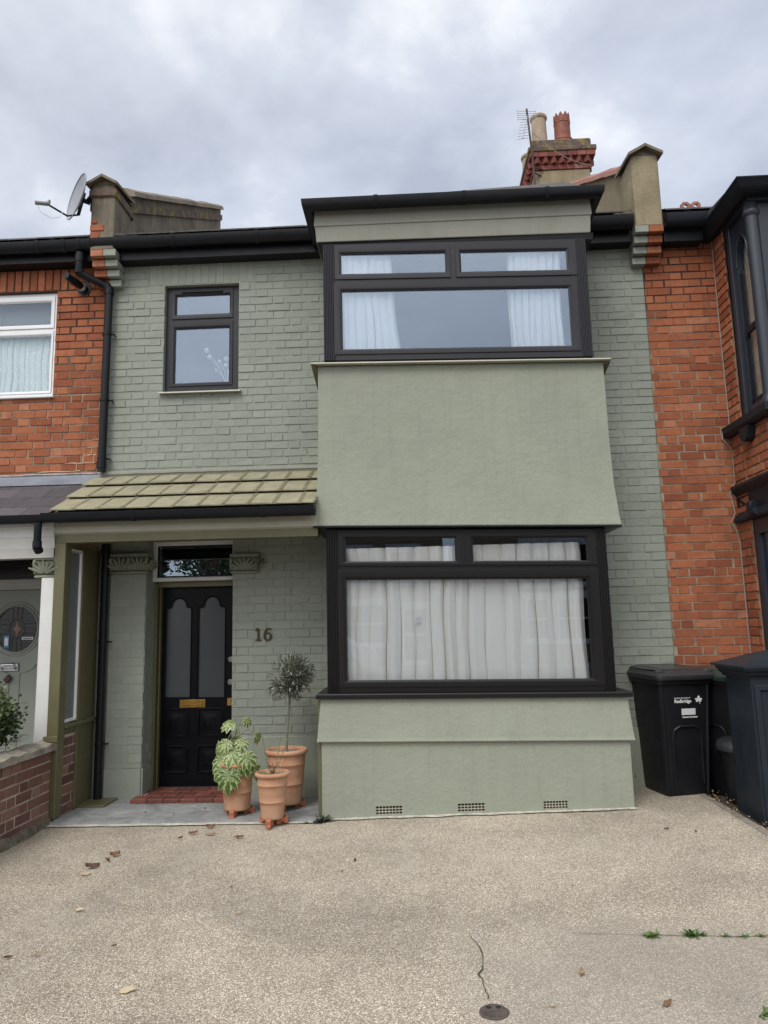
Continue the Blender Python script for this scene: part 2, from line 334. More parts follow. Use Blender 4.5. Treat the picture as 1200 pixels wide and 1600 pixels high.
def frosted():
    m = Mat('frosted_glass'); m.set('Base Color', (0.045, 0.055, 0.062, 1)); m.set('Roughness', 0.22); m.set('Specular IOR Level', 0.7)
    m.bump(m.noise(6, 3), 0.1, 0.01); MT['frosted'] = m.m
    m = Mat('frosted_pale'); c = m.ramp(m.noise(50, 4, 0.6), [(0.3, (0.09, 0.10, 0.105)), (0.7, (0.18, 0.195, 0.20))]); m.set('Base Color', c); m.set('Roughness', 0.3)
    m.bump(m.noise(90, 3), 0.4, 0.004); MT['frosted_pale'] = m.m
frosted()
def cloth(name, col, pattern=False):
    m = Mat(name); m.t.nodes.remove(m.b)
    c = m.mix(m.noise(3, 3), tuple(v * 0.94 for v in col), col)
    if pattern:
        v = m.voro(38, out='Distance', vec=m.vscale((1, 1, 0.55))); c = m.mix(m.ramp(v, [(0.18, 1.0), (0.26, 0.0)]), c, (0.85, 0.87, 0.86))
    d = m.n('ShaderNodeBsdfDiffuse'); m.l(c, d.inputs[0]); t = m.n('ShaderNodeBsdfTranslucent'); m.l(c, t.inputs[0])
    x = m.n('ShaderNodeMixShader'); x.inputs[0].default_value = 0.02; m.l(d.outputs[0], x.inputs[1]); m.l(t.outputs[0], x.inputs[2]); m.l(x.outputs[0], m.o.inputs[0]); MT[name] = m.m
cloth('curtain', (0.93, 0.92, 0.87)); cloth('curtain_up', (0.90, 0.93, 0.92)); cloth('net', (0.62, 0.70, 0.69), True); cloth('blind', (0.24, 0.26, 0.27))

# ------------------------------------------------------------------ mesh kit
SL = [(0.0, .023), (0.05, .023), (0.6, -.010), (0.94, -.0105), (2.29, -.0245), (3.65, -.0225), (4.74, -.025), (4.80, -.003), (5.1, 0.0), (9, 0.0)]
def warp(p):        # the old bay has settled: its horizontals are slightly out of level
    x, y, z = p
    for (a, s), (b, t) in zip(SL, SL[1:]):
        if a <= z <= b:
            k = s + (t - s) * (z - a) / (b - a); return (x, y, z + k * (x - 0.41))
    return p
class MB:
    def __init__(s): s.v = []; s.f = []; s.r = []
    def add(s, vs, fs, r=None):
        o = len(s.v); s.v += [tuple(p) for p in vs]
        rr = R() if r is None else r
        for f in fs: s.f.append(tuple(i + o for i in f)); s.r.append(rr)
    def box(s, x0, x1, y0, y1, z0, z1, r=None, bev=0.0):
        if bev <= 0:
            s.add([(x0,y0,z0),(x1,y0,z0),(x1,y1,z0),(x0,y1,z0),(x0,y0,z1),(x1,y0,z1),(x1,y1,z1),(x0,y1,z1)],
                  [(3,2,1,0),(4,5,6,7),(0,1,5,4),(1,2,6,5),(2,3,7,6),(3,0,4,7)], r); return
        b = min(bev, (x1-x0)/2.2, (y1-y0)/2.2, (z1-z0)/2.2); vs = []; idx = {}
        for i, x in enumerate((x0, x1)):
            for j, y in enumerate((y0, y1)):
                for k, z in enumerate((z0, z1)):
                    sx, sy, sz = (1 - 2*i)*b, (1 - 2*j)*b, (1 - 2*k)*b
                    idx[i,j,k,0] = len(vs); vs.append((x, y+sy, z+sz))
                    idx[i,j,k,1] = len(vs); vs.append((x+sx, y, z+sz))
                    idx[i,j,k,2] = len(vs); vs.append((x+sx, y+sy, z))
        fs = []
        for a in range(3):
            for sd_ in (0, 1):
                q = []
                for u, v_ in ((0,0),(1,0),(1,1),(0,1)):
                    t = [0,0,0]; t[a] = sd_; t[(a+1)%3] = u; t[(a+2)%3] = v_; q.append(idx[t[0],t[1],t[2],a])
                fs.append(tuple(q) if sd_ else tuple(q[::-1]))
        for a in range(3):
            b1, c1 = (a+1)%3, (a+2)%3
            for u in (0,1):
                for v_ in (0,1):
                    t = [0,0,0]; t[b1] = u; t[c1] = v_; t2 = list(t); t2[a] = 1
                    q = (idx[(*t, b1)], idx[(*t2, b1)], idx[(*t2, c1)], idx[(*t, c1)]); fs.append(q if (u ^ v_) else q[::-1])
        for i in (0,1):
            for j in (0,1):
                for k in (0,1):
                    q = (idx[i,j,k,0], idx[i,j,k,1], idx[i,j,k,2]); fs.append(q if (i+j+k) % 2 else q[::-1])
        s.add(vs, fs, r)
    def ring(s, x0, x1, z0, z1, prof, fn=None, r=None):      # mitred frame; prof = [(inset, y)]
        fn = fn or (lambda u, v, n: (u, n, v)); vs = []
        for i, y in prof: vs += [fn(x0+i, z0+i, y), fn(x1-i, z0+i, y), fn(x1-i, z1-i, y), fn(x0+i, z1-i, y)]
        fs = []
        for k in range(len(prof)-1):
            for j in range(4): a = k*4+j; b = k*4+(j+1) % 4; fs.append((a, b, b+4, a+4))
        s.add(vs, fs, r)
    def tube(s, pts, rad, n=8, cap=True, r=None):
        pts = [Vector(p) for p in pts]; rads = rad if isinstance(rad, (list, tuple)) else [rad]*len(pts)
        vs = []; prev = None
        for i, p in enumerate(pts):
            t = (pts[min(i+1, len(pts)-1)] - pts[max(i-1, 0)])
            t = t.normalized() if t.length > 1e-9 else Vector((0,0,1))
            if prev is None: a = t.orthogonal().normalized()
            else:
                a = prev - t * prev.dot(t); a = a.normalized() if a.length > 1e-6 else t.orthogonal().normalized()
            prev = a; b = t.cross(a)
            for k in range(n): an = 2*pi*k/n; vs.append(p + (a*cos(an) + b*sin(an))*rads[i])
        fs = [(i*n+k, i*n+(k+1) % n, (i+1)*n+(k+1) % n, (i+1)*n+k) for i in range(len(pts)-1) for k in range(n)]
        if cap: fs += [tuple(range(n))[::-1], tuple((len(pts)-1)*n + k for k in range(n))]
        s.add(vs, fs, r)
    def lathe(s, prof, c=(0,0,0), n=28, r=None, cap=False):
        vs = [(c[0]+rr*cos(2*pi*k/n), c[1]+rr*sin(2*pi*k/n), c[2]+z) for rr, z in prof for k in range(n)]
        fs = [(i*n+k, i*n+(k+1) % n, (i+1)*n+(k+1) % n, (i+1)*n+k) for i in range(len(prof)-1) for k in range(n)]
        if cap: fs += [tuple(range(n))[::-1], tuple((len(prof)-1)*n + k for k in range(n))]
        s.add(vs, fs, r)
    def plate(s, outline, holes, n0, n1, fn=None, r=None):   # thick plate with holes, (u,v) outline
        fn = fn or (lambda u, v, n: (u, n, v)); loops = [outline] + holes
        tri = tessellate_polygon([[Vector((u, v, 0)) for u, v in lp] for lp in loops])
        flat = [p for lp in loops for p in lp]; m = len(flat)
        vs = [fn(u, v, n0) for u, v in flat] + [fn(u, v, n1) for u, v in flat]
        fs = [tuple(t) for t in tri] + [tuple(i + m for i in t[::-1]) for t in tri]; o = 0
        for lp in loops:
            k = len(lp)
            for i in range(k): a, b = o+i, o+(i+1) % k; fs.append((a, b, b+m, a+m))
            o += k
        s.add(vs, fs, r)
    def sweep(s, path, prof, r=None, caps=True):             # path in XY, prof = [(outward, z)], outward = right-hand side
        P2 = [Vector(p) for p in path]; vs = []; k = len(prof)
        for i, p in enumerate(P2):
            nr = []
            if i > 0: d = (p - P2[i-1]).normalized(); nr.append(Vector((d.y, -d.x)))
            if i < len(P2)-1: d = (P2[i+1] - p).normalized(); nr.append(Vector((d.y, -d.x)))
            n = sum(nr, Vector((0,0))); n = n / n.length
            n = n / max(0.3, n.dot(nr[0]))
            for o, z in prof: vs.append((p.x + n.x*o, p.y + n.y*o, z))
        fs = [(i*k+j, (i+1)*k+j, (i+1)*k+(j+1) % k, i*k+(j+1) % k) for i in range(len(P2)-1) for j in range(k)]
        if caps: fs += [tuple(range(k)), tuple((len(P2)-1)*k + j for j in range(k))[::-1]]
        s.add(vs, fs, r)
    def build(s, name, mat, parent=None, label=None, smooth=False, wp=False, auto=None, loc=None, fix=True):
        vs = s.v
        if wp: vs = [warp(p) for p in vs]
        off = Vector((0,0,0)); q = parent
        while q is not None: off += q.location; q = q.parent
        if loc is not None: off += Vector(loc)
        me = bpy.data.meshes.new(name); me.from_pydata([tuple(Vector(p) - off) for p in vs], [], s.f)
        a = me.attributes.new('rnd', 'FLOAT', 'FACE'); a.data.foreach_set('value', s.r)
        if fix:
            bm = bmesh.new(); bm.from_mesh(me); bmesh.ops.recalc_face_normals(bm, faces=bm.faces); bm.to_mesh(me); bm.free()
        me.materials.append(MT[mat] if isinstance(mat, str) else mat)
        if smooth:
            for p in me.polygons: p.use_smooth = True
            try: me.set_sharp_from_angle(angle=radians(auto or 38))
            except Exception: pass
        o = bpy.data.objects.new(name, me); COL.objects.link(o)
        if parent: o.parent = parent
        if loc is not None: o.location = loc
        if label: o['label'] = label
        return o
def tag(o, label=None, cat=None, group=None, kind=None):
    if label: o['label'] = label
    if cat: o['category'] = cat
    if group: o['group'] = group
    if kind: o['kind'] = kind
    return o
def empty(name, loc, label, cat, group=None):
    o = bpy.data.objects.new(name, None); o.location = loc; o.empty_display_size = 0.1; COL.objects.link(o); return tag(o, label, cat, group)
def copy_tree(o, parent=None):
    c = o.copy(); COL.objects.link(c); c.parent = parent
    for ch in list(o.children): copy_tree(ch, c)
    return c
def text_mesh(body, size, fn, extrude=0.002, bold=0.0, spacing=1.0):
    cu = bpy.data.curves.new('t', 'FONT'); cu.body = body; cu.size = size; cu.offset = bold; cu.space_character = spacing; cu.resolution_u = 3
    ob = bpy.data.objects.new('t', cu); COL.objects.link(ob); bpy.context.view_layer.update()
    me = bpy.data.meshes.new_from_object(ob.evaluated_get(bpy.context.evaluated_depsgraph_get()))
    mb = MB(); mb.add([fn(v.co.x, v.co.y) for v in me.vertices], [tuple(p.vertices) for p in me.polygons])
    bpy.data.objects.remove(ob); bpy.data.meshes.remove(me); return mb
FY = lambda y: (lambda u, v, n: (u, y - n, v))               # wall facing -y; n = outward
FX = lambda x, sgn: (lambda u, v, n: (x + sgn*n, u, v))      # wall facing sgn*x; u = y
def bricks(mb, u0, u1, v0, v1, holes, fn, pro=0.005, ch=0.004, jit=1.0, solids=(), phase=0.0, course=0.075, joint=0.010):
    k0 = int(math.floor(v0 / course)); k1 = int(math.ceil(v1 / course))
    for k in range(k0, k1):
        a, b = max(v0, k*course), min(v1, k*course + course - joint)
        if b - a < 0.012: continue
        cuts = sorted({a, b} | {e for h in list(holes)+list(solids) for e in (h[2], h[3]) if a < e < b})
        for va, vb in zip(cuts, cuts[1:]):
            if vb - va < 0.012: continue
            mid = (va + vb)/2; segs = [(u0, u1)]
            for h in list(holes)+list(solids):
                if h[2] <= mid <= h[3]:
                    ns = []
                    for s0, s1 in segs:
                        if h[1] <= s0 or h[0] >= s1: ns.append((s0, s1)); continue
                        if h[0] > s0: ns.append((s0, h[0]))
                        if h[1] < s1: ns.append((h[1], s1))
                    segs = ns
            for s0, s1 in segs:
                per = 0.3375; u = math.floor(s0/per)*per - per + (0.169 if k % 2 else 0.0) + phase; t = 0
                rg = random.Random(k*977 + int(phase*100))
                while u < s1:
                    wd = (0.215 if t % 2 == 0 else 0.1025) ; t += 1
                    j0 = rg.uniform(-.006, .006)*jit; p0 = max(u + j0, s0); p1 = min(u + wd + rg.uniform(-.005, .005)*jit, s1)
                    if s1 - p1 < 0.03 and s1 - p1 > 0: p1 = s1
                    u += wd + joint
                    if p1 - p0 < 0.015: continue
                    brick(mb, p0, p1, va + rg.uniform(-.0012,.0012)*jit, vb + rg.uniform(-.0012,.0012)*jit, fn, pro*(0.7 + 0.8*rg.random()), ch, rg, jit)
def brick(mb, a, b, c, d, fn, p, ch, rg=random, jit=1.0):
    ch = min(ch, (b-a)/3, (d-c)/3); e = [rg.uniform(-.0012, .0012)*jit for _ in range(4)]; q = [rg.uniform(-.0018,.0018)*jit for _ in range(4)]
    vs = [fn(a+e[0], c+e[1], -0.004), fn(b+e[2], c+e[1], -0.004), fn(b+e[2], d+e[3], -0.004), fn(a+e[0], d+e[3], -0.004),
          fn(a+ch+e[0], c+ch+e[1], p+q[0]), fn(b-ch+e[2], c+ch+e[1], p+q[1]), fn(b-ch+e[2], d-ch+e[3], p+q[2]), fn(a+ch+e[0], d-ch+e[3], p+q[3])]
    mb.add(vs, [(4,5,6,7),(0,1,5,4),(1,2,6,5),(2,3,7,6),(3,0,4,7)], rg.random())
def soldiers(mb, u0, u1, v0, v1, fn, pro=0.006, ch=0.004):
    n = max(1, round((u1-u0)/0.075)); st = (u1-u0)/n
    for i in range(n): brick(mb, u0+i*st+.004, u0+(i+1)*st-.005, v0, v1, fn, pro, ch)
def backing(mb, u0, u1, v0, v1, holes, fn, thick=0.2):
    us = sorted({u0, u1} | {h[i] for h in holes for i in (0,1) if u0 < h[i] < u1}); vs_ = sorted({v0, v1} | {h[i] for h in holes for i in (2,3) if v0 < h[i] < v1})
    for a, b in zip(us, us[1:]):
        for c, d in zip(vs_, vs_[1:]):
            mu, mv = (a+b)/2, (c+d)/2
            if any(h[0] < mu < h[1] and h[2] < mv < h[3] for h in holes): continue
            mb.add([fn(a,c,0), fn(b,c,0), fn(b,d,0), fn(a,d,0)], [(0,1,2,3)])
            mb.add([fn(a,c,-thick), fn(b,c,-thick), fn(b,d,-thick), fn(a,d,-thick)], [(3,2,1,0)])
    for h in holes:
        a, b, c, d = h
        mb.add([fn(a,c,0), fn(b,c,0), fn(b,d,0), fn(a,d,0), fn(a,c,-thick), fn(b,c,-thick), fn(b,d,-thick), fn(a,d,-thick)],
               [(0,1,5,4),(1,2,6,5),(2,3,7,6),(3,0,4,7)])
def gz(x, y=0.0): return 0.045 + 0.023*min(max(x + 0.775, 0.0), 3.6)

# ------------------------------------------------------------------ ground
g = MB(); nx, ny = 90, 110; X0, X1, Y0, Y1 = -2.90, 2.21, -9.2, 0.12
gv = [(X0+(X1-X0)*i/nx, Y0+(Y1-Y0)*j/ny, 0) for j in range(ny+1) for i in range(nx+1)]
gv = [(x, y, gz(x, y) + 0.006*noise.noise((x*1.3, y*1.3, 0))) for x, y, z in gv]
g.add(gv, [(j*(nx+1)+i, j*(nx+1)+i+1, (j+1)*(nx+1)+i+1, (j+1)*(nx+1)+i) for j in range(ny) for i in range(nx)])
tag(g.build('driveway', 'aggregate', smooth=True), kind='structure')
g = MB(); g.add([(-300,-300,-0.14),(300,-300,-0.14),(300,300,-0.14),(-300,300,-0.14)], [(0,1,2,3)])
simple('earth', (0.10, 0.085, 0.06), 0.95, 0.3, 2); tag(g.build('ground', 'earth'), kind='structure')
simple('asphalt', (0.055, 0.055, 0.056), 0.9, 0.2, 5, 0.6, 120); simple('paving', (0.24, 0.23, 0.21), 0.9, 0.15, 4, 0.3, 60)
g = MB(); g.box(-60, 60, -12, -9.2, -0.1, 0.04); tag(g.build('pavement', 'paving'), kind='structure')
g = MB(); g.box(-60, 60, -19.5, -12, -0.12, -0.06); tag(g.build('road', 'asphalt'), kind='structure')
g = MB(); g.box(-60, 60, -22, -19.5, -0.1, 0.04); tag(g.build('far_pavement', 'paving'), kind='structure')
# neighbour front yards
g = MB(); n = 40
gv = [(2.26 + 3.7*i/n, -9.2 + 9.32*j/60, 0) for j in range(61) for i in range(n+1)]
gv = [(x, y, 0.075 + 0.03*noise.noise((x*5, y*5, 1)) + 0.012*noise.noise((x*22, y*22, 1))) for x, y, z in gv]
g.add(gv, [(j*(n+1)+i, j*(n+1)+i+1, (j+1)*(n+1)+i+1, (j+1)*(n+1)+i) for j in range(60) for i in range(n)])
tag(g.build('soil_strip', 'soil', smooth=True), kind='structure')
g = MB(); g.box(-8, -3.06, -9.2, 0.1, -0.05, 0.06); tag(g.build('neighbour_path', 'paving'), kind='structure')
g = MB(); y = -9.2
while y < -0.05:
    l = U(.55, .8); g.box(2.2+U(-.004,.004), 2.265, y, min(y+l-.008, 0), 0.0, 0.122+U(-.006,.004), bev=.008); y += l
simple('kerb_concrete', (0.20, 0.18, 0.15), 0.95, 0.3, 12, 0.7, 60)
tag(g.build('kerb', 'kerb_concrete'), kind='structure')
# porch slab
g = MB(); n = 60
top = [(-2.86 + 2.075*i/n, -0.79 + 0.03*i/n + 0.012*noise.noise((i*.4, 3, 1)), 0.072) for i in range(n+1)]
vs = []
for x, y, z in top: vs += [(x, y-0.012, 0.03), (x, y, z-0.006), (x, y+.01, z), (x, 0.02, z+.003)]
g.add(vs, [(i*4+k, (i+1)*4+k, (i+1)*4+k+1, i*4+k+1) for i in range(n) for k in range(3)])
g.box(-2.44, -1.66, 0.02, 0.4, 0.03, 0.074)
tag(g.build('porch_paving', 'stone', smooth=True, auto=50), kind='structure')
# worn pale mortar line along the foot of porch slab and bay
g = MB(); pts = [(-2.86 + 4.46*i/160, 0) for i in range(161)]; vs = []
for x, _ in pts:
    y = -0.80 + 0.03*min(1, (x+2.86)/2.075) if x < -0.80 else -0.705
    wd = 0.026 + 0.034*max(0, noise.noise((x*5, 1, 0)) + .35); z = gz(x) + .008
    vs += [(x, y + .01, z + .004), (x, y - wd, z)]
g.add(vs, [(2*i, 2*i+1, 2*i+3, 2*i+2) for i in range(160)])
tag(g.build('mortar_fillet', 'lime_edge'), kind='structure')
# quarry tile step
st = empty('tiled_step', (-2.05, 0.1, 0.07), 'red quarry tile doorstep below the black front door', 'doorstep')
g = MB()
for j in range(3):
    for i in range(6):
        xa = -2.46 + .142*i + (0.07 if j % 2 else 0); xb = min(xa+.138, -1.62); xa = max(-2.46, xa)
        ya, yb = (-.215+.15*j, -.215+.15*j+.146)
        if j == 2: yb = .25
        if xb > -2.44 and yb > 0: xa = max(xa, -2.435); xb = min(xb, -1.665)
        if xb - xa > .02: g.box(xa, xb, ya, yb, .06, .108+U(-.001,.001), bev=.004)
g.build('tile', 'quarry', st)
g = MB(); g.box(-2.457, -1.623, -.20, .24, .05, .100); g.build('mortar_bed', 'grey_mortar', st)

# ------------------------------------------------------------------ HOUSE 16
H = empty('terraced_house', (-0.35, 0, 0.05), 'sage green painted terraced house with dark bay windows and black front door', 'house', 'terraced houses in the row')
XL, XR = -2.90, 2.21
win_h = (-2.34, -1.62, 3.735, 4.80); bay_h1 = (-0.71, 1.50, 0.98, 2.26); bay_h2 = (-0.71, 1.50, 3.68, 4.74); door_h = (-2.44, -1.655, 0.07, 2.33)
g = MB(); fn = FY(0)
backing(g, XL, XR, 0, 5.15, [win_h, bay_h1, bay_h2, door_h], fn, 0.24)
sol = [(-2.50, -1.47, 4.80, 5.03), (-0.70, 1.5, 0, 5.0)]
bricks(g, XL, XR, 0.57, 5.12, [win_h, door_h], fn, 0.0046, 0.0020, 1.2, sol, 0.02, joint=.0075)
soldiers(g, -2.50, -1.47, 4.805, 5.025, fn, 0.004, 0.005)
# projecting left pilaster beside the door
for fnn, a, b in ((FY(-.035), -2.765, -2.44), (FX(-2.436, 1), -.033, .20)):
    backing(g, a, b, 0.05, 2.02, [], fnn, 0.02); bricks(g, a, b, 0.33, 2.02, [], fnn, 0.002, 0.003, 1.1, (), 0.1, joint=.0055)
    g.plate([(a, .05), (b, .05), (b, .325), (a, .325)], [], 0.012, -0.01, fnn)
bricks(g, -2.44, -1.655, 0, 0.01, [], fn)
wl = g.build('wall', 'green_brick', H)
g = MB(); g.box(-1.655, -0.78, -.016, 0.005, 0.04, 0.575, bev=.006); g.build('plinth', 'stucco', H, smooth=True)
g = MB(); g.box(1.62, 2.21, -.016, .005, .04, .60, bev=.006)
g.build('plinth', 'stucco', H, smooth=True)
# capitals
def capital(x0, x1, z0, z1, y, mat, parent, depth=.10):
    g = MB(); h = z1 - z0
    g.box(x0-.010, x1+.010, y-.050, y+depth, z1-.035, z1, bev=.006)
    g.box(x0, x1, y-.035, y+depth, z0+.028, z1-.035, bev=.008)
    g.box(x0-.004, x1+.004, y-.048, y+depth, z0, z0+.024, bev=.008)
    def acanthus(cx, cy, ax, s):       # curled leaf made of ribbed tongues
        for k in range(-3, 4):
            an = k*0.36; pts = []; rad = []
            for i in range(7):
                t = i/6; rr = s*(0.15 + 0.85*t); off = .012 + .026*t*t
                u = sin(an)*rr*(1 + .15*t); v = z0 + .03 + cos(an)*rr*0.95
                pts.append((cx+u, cy-off, v) if ax == 'y' else (cx+off, cy+u, v)); rad.append((.006 + .008*sin(pi*min(1, t*1.05)))*1.0)
            g.tube(pts, rad, 6)
    n = max(1, round((x1-x0)/.17)); stp = (x1-x0)/n
    for i in range(n): acanthus(x0+stp*(i+.5), y-.035, 'y', h*.66)
    for xx in (x0, x0+stp*1, x1):
        g.tube([(xx, y-.035, z0+.035), (xx, y-.05, z0+h*.45), (xx+.006, y-.062, z1-.05), (xx, y-.055, z1-.036)], [.010, .012, .016, .011], 7)
    for yy in (y+.03,): acanthus(x1, yy, 'x', h*.6)
    return g.build('capital', mat, parent, smooth=True)
capital(-2.750, -2.420, 2.02, 2.205, -.035, 'green_stone', H); capital(-1.665, -1.415, 2.00, 2.180, -.0, 'green_stone', H)
# lintel area over door (plain board behind) + porch ceiling
g = MB(); g.box(-2.86, -0.79, -.70, 0.0, 2.335, 2.36); g.build('ceiling', 'olive_paint', H)

# door frame, door, transom
g = MB(); g.box(-2.438, -2.405, .18, .30, .075, 1.95, bev=.004); g.box(-1.685, -1.657, .18, .30, .075, 1.95, bev=.004)
g.box(-2.405, -1.685, .20, .30, 1.905, 1.955, bev=.004); g.box(-2.40, -2.385, .225, .30, .075, 1.905, bev=.003)
g.build('door_frame', 'olive_paint', H, smooth=True)
def arch_pane(x0, x1, z0, zs, zt):
    c = (x0+x1)/2; r = (x1-x0)*.30; zs2 = zt - r
    pts = [(x0, z0), (x1, z0), (x1, zs)]
    e = (x1-x0)*.5 - r
    for i in range(5): a = i/4*pi/2; pts.append((c + r + e*.55*(1-sin(a)) + 0*e, zs + (zs2-zs)*.2*0 + (1-cos(a))*(zs2-zs)))
    for i in range(1, 14): a = i/14*pi; pts.append((c + r*cos(a), zs2 + r*sin(a)))
    for i in range(4, -1, -1): a = i/4*pi/2; pts.append((c - r - e*.55*(1-sin(a)), zs + (1-cos(a))*(zs2-zs)))
    pts.append((x0, zs)); out = []
    for p in pts:
        if not out or (abs(p[0]-out[-1][0]) + abs(p[1]-out[-1][1])) > 1e-4: out.append(p)
    return out
panes = [arch_pane(-2.35, -2.11, .895, 1.715, 1.805), arch_pane(-2.045, -1.79, .89, 1.715, 1.815)]
g = MB(); yd = .27
g.plate([(-2.40,.11),(-1.686,.11),(-1.686,1.90),(-2.40,1.90)], panes, yd, yd+.045)
for (a, b, c, d) in ((-2.355,-2.12,.545,.80),(-2.035,-1.795,.545,.80),(-2.355,-2.12,.225,.47),(-2.035,-1.795,.225,.47)):
    g.ring(a, b, c, d, [(0, yd+.002), (.0, yd-.010), (.010, yd-.013), (.020, yd-.002), (.045, yd-.003), (.062, yd-.011), (.1175, yd-.011)])
for pn in panes:
    g.tube([(u, yd-.001, v) for u, v in pn] + [(pn[0][0], yd-.001, pn[0][1])], .006, 6)
D = g.build('door', 'door_black', H, 'black panelled front door with two arched frosted panes', smooth=True)
for pn in panes:
    g = MB(); g.plate(pn, [], yd+.016, yd+.022); g.build('pane', 'frosted', D)
g = MB(); g.box(-2.205, -1.965, yd-.010, yd, .803, .878, bev=.003); g.box(-2.185, -1.985, yd-.016, yd-.009, .822, .860, bev=.003); g.box(-2.13, -2.04, yd-.021, yd-.015, .846, .853, bev=.002)
g.build('letterbox', 'brass', D, smooth=True)
for zc in (1.232, 1.028):
    g = MB()
    for rr, y0, y1 in ((.026, yd-.008, yd), (.015, yd-.016, yd-.006)):
        g.tube([(-1.735, y1, zc), (-1.735, y0, zc)], rr, 16)
    g.build('lock', 'chrome', D, smooth=True)
g = MB(); g.box(-1.765, -1.715, yd-.008, yd, .815, .885, bev=.003); g.tube([(-1.74, yd-.008, .855), (-1.74, yd-.018, .855)], .012, 12); g.build('escutcheon', 'brass', D, smooth=True)
g = MB(); g.ring(-2.438, -1.657, 1.956, 2.325, [(0, .26), (0, .125), (.004, .12), (.030, .12), (.038, .135), (.038, .26)])
T = g.build('transom_window', 'white_paint', H)
g = MB(); g.box(-2.43, -1.665, .162, .167, 1.98, 2.30); g.build('pane', 'glass', T)
g = MB(); g.ring(-2.402, -1.693, 1.992, 2.289, [(0, .160), (0, .150), (.014, .150), (.014, .161)]); g.build('inner_frame', 'door_black', T)
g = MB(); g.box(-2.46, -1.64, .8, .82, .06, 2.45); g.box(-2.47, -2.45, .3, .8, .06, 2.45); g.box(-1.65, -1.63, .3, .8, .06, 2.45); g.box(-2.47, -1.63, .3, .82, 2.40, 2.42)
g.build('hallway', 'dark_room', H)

# numbers
HN = empty('house_number', (-1.37, -.01, 1.46), 'dark brass serif digits 16 screwed to the green porch wall', 'house number')
g = MB(); x, z = -1.418, 1.40; yf = -.022
g.box(x-.009, x+.008, yf, -.008, z+.004, z+.108, bev=.003); g.box(x-.027, x+.027, yf, -.008, z, z+.011, bev=.002)
g.plate([(x-.009, z+.112), (x-.032, z+.095), (x-.032, z+.086), (x-.009, z+.094)], [], yf, -.008); g.build('digit', 'bronze', HN)
g = MB(); cx, cz = -1.335, 1.436; pts = []; rad = []
for i in range(25): a = 2*pi*i/24; pts.append((cx + .029*cos(a), -.015, cz + .034*sin(a))); rad.append(.0055 + .0035*abs(cos(a)))
g.tube(pts, rad, 8)
pts = [(cx-.030, -.015, cz), (cx-.030, -.015, cz+.022), (cx-.020, -.015, cz+.050), (cx-.002, -.015, cz+.068), (cx+.016, -.015, cz+.070), (cx+.028, -.015, cz+.060)]
g.tube(pts, [.008, .008, .0075, .006, .006, .010], 8); g.build('digit', 'bronze', HN, smooth=True)

# windows ------------------------------------------------------------
def sashprof(w, y, d=.018): return [(0, y+.02), (0, y-d+.004), (.004, y-d), (w*.62, y-d), (w*.80, y-d+.004), (w*.84, y-d+.010), (w, y-d+.014), (w, y+.02)]
def casement(name, parent, o, sashes, y, mat, gl='glass', label=None, wp=True, fw=.06, posts=None, head=None):
    x0, x1, z0, z1 = o
    g = MB()
    # outer frame bars between the sashes as boxes
    g.ring(x0, x1, z0, z1, [(0, y+.06), (0, y-.006), (.004, y-.010), (fw, y-.010), (fw, y+.06)])
    g.box(x0+fw-.002, x1-fw+.002, y-.008, y+.05, posts['t0'], posts['t1'])
    if 'mx' in posts: g.box(posts['mx'][0], posts['mx'][1], y-.0085, y+.05, posts['t1']-.001, z1-fw+.001)
    W = g.build(name, mat, parent, label, wp=wp)
    for (s, p) in sashes:
        g = MB(); w = (p[0]-s[0] + s[1]-p[1])/4 + (p[2]-s[2]+s[3]-p[3])/4
        prof = sashprof(1.0, y); vs = []
        for i, yy in prof: vs += [(s[0]+(p[0]-s[0])*i, yy, s[2]+(p[2]-s[2])*i), (s[1]-(s[1]-p[1])*i, yy, s[2]+(p[2]-s[2])*i), (s[1]-(s[1]-p[1])*i, yy, s[3]-(s[3]-p[3])*i), (s[0]+(p[0]-s[0])*i, yy, s[3]-(s[3]-p[3])*i)]
        fs = [(k*4+j, k*4+(j+1) % 4, k*4+4+(j+1) % 4, k*4+4+j) for k in range(len(prof)-1) for j in range(4)]
        g.add(vs, fs); sa = g.build('sash', mat, W, wp=wp, smooth=True, auto=25)
        g = MB(); g.box(p[0]-.004, p[1]+.004, y+.004, y+.010, p[2]-.004, p[3]+.004); g.build('pane', gl, W, wp=wp)
        g = MB(); g.ring(s[0]-.003, s[1]+.003, s[2]-.003, s[3]+.003, [(0, y-.009), (0, y-.0125), (.006, y-.0125), (.006, y-.009)]); g.build('sash_gap_shade', 'rubber' if 'white' not in mat else 'dull_white', W, wp=wp)  # darker ring painted in for the shadow gap between sash and frame
    return W
yb = -.675
low = [((-.622,.388,1.968,2.228),(-.566,.317,2.004,2.190)), ((.404,1.44,1.968,2.228),(.463,1.364,2.004,2.190)), ((-.628,1.443,1.022,1.932),(-.570,1.35,1.074,1.857))]
upw = [((-.622,.368,4.425,4.725),(-.566,.327,4.477,4.655)), ((.417,1.436,4.425,4.725),(.463,1.357,4.477,4.655)), ((-.63,1.425,3.752,4.388),(-.563,1.356,3.800,4.317))]
def room(x0, x1, y0, y1, z0, z1, parent, mat='room_wall'):
    g = MB(); g.box(x0, x1, y1, y1+.02, z0, z1); g.box(x0-.02, x0, y0, y1, z0, z1); g.box(x1, x1+.02, y0, y1, z0, z1); g.box(x0, x1, y0, y1, z0-.02, z0); g.box(x0, x1, y0, y1, z1, z1+.02)
    return g.build('room', mat, parent)
BW = casement('bay_window', H, (-.625, 1.445, .975, 2.262), low, yb, 'upvc_dark', label='dark lower bay window with long white curtains', gl='glass_low', posts=dict(t0=1.932, t1=1.968, mx=(.386, .406)))
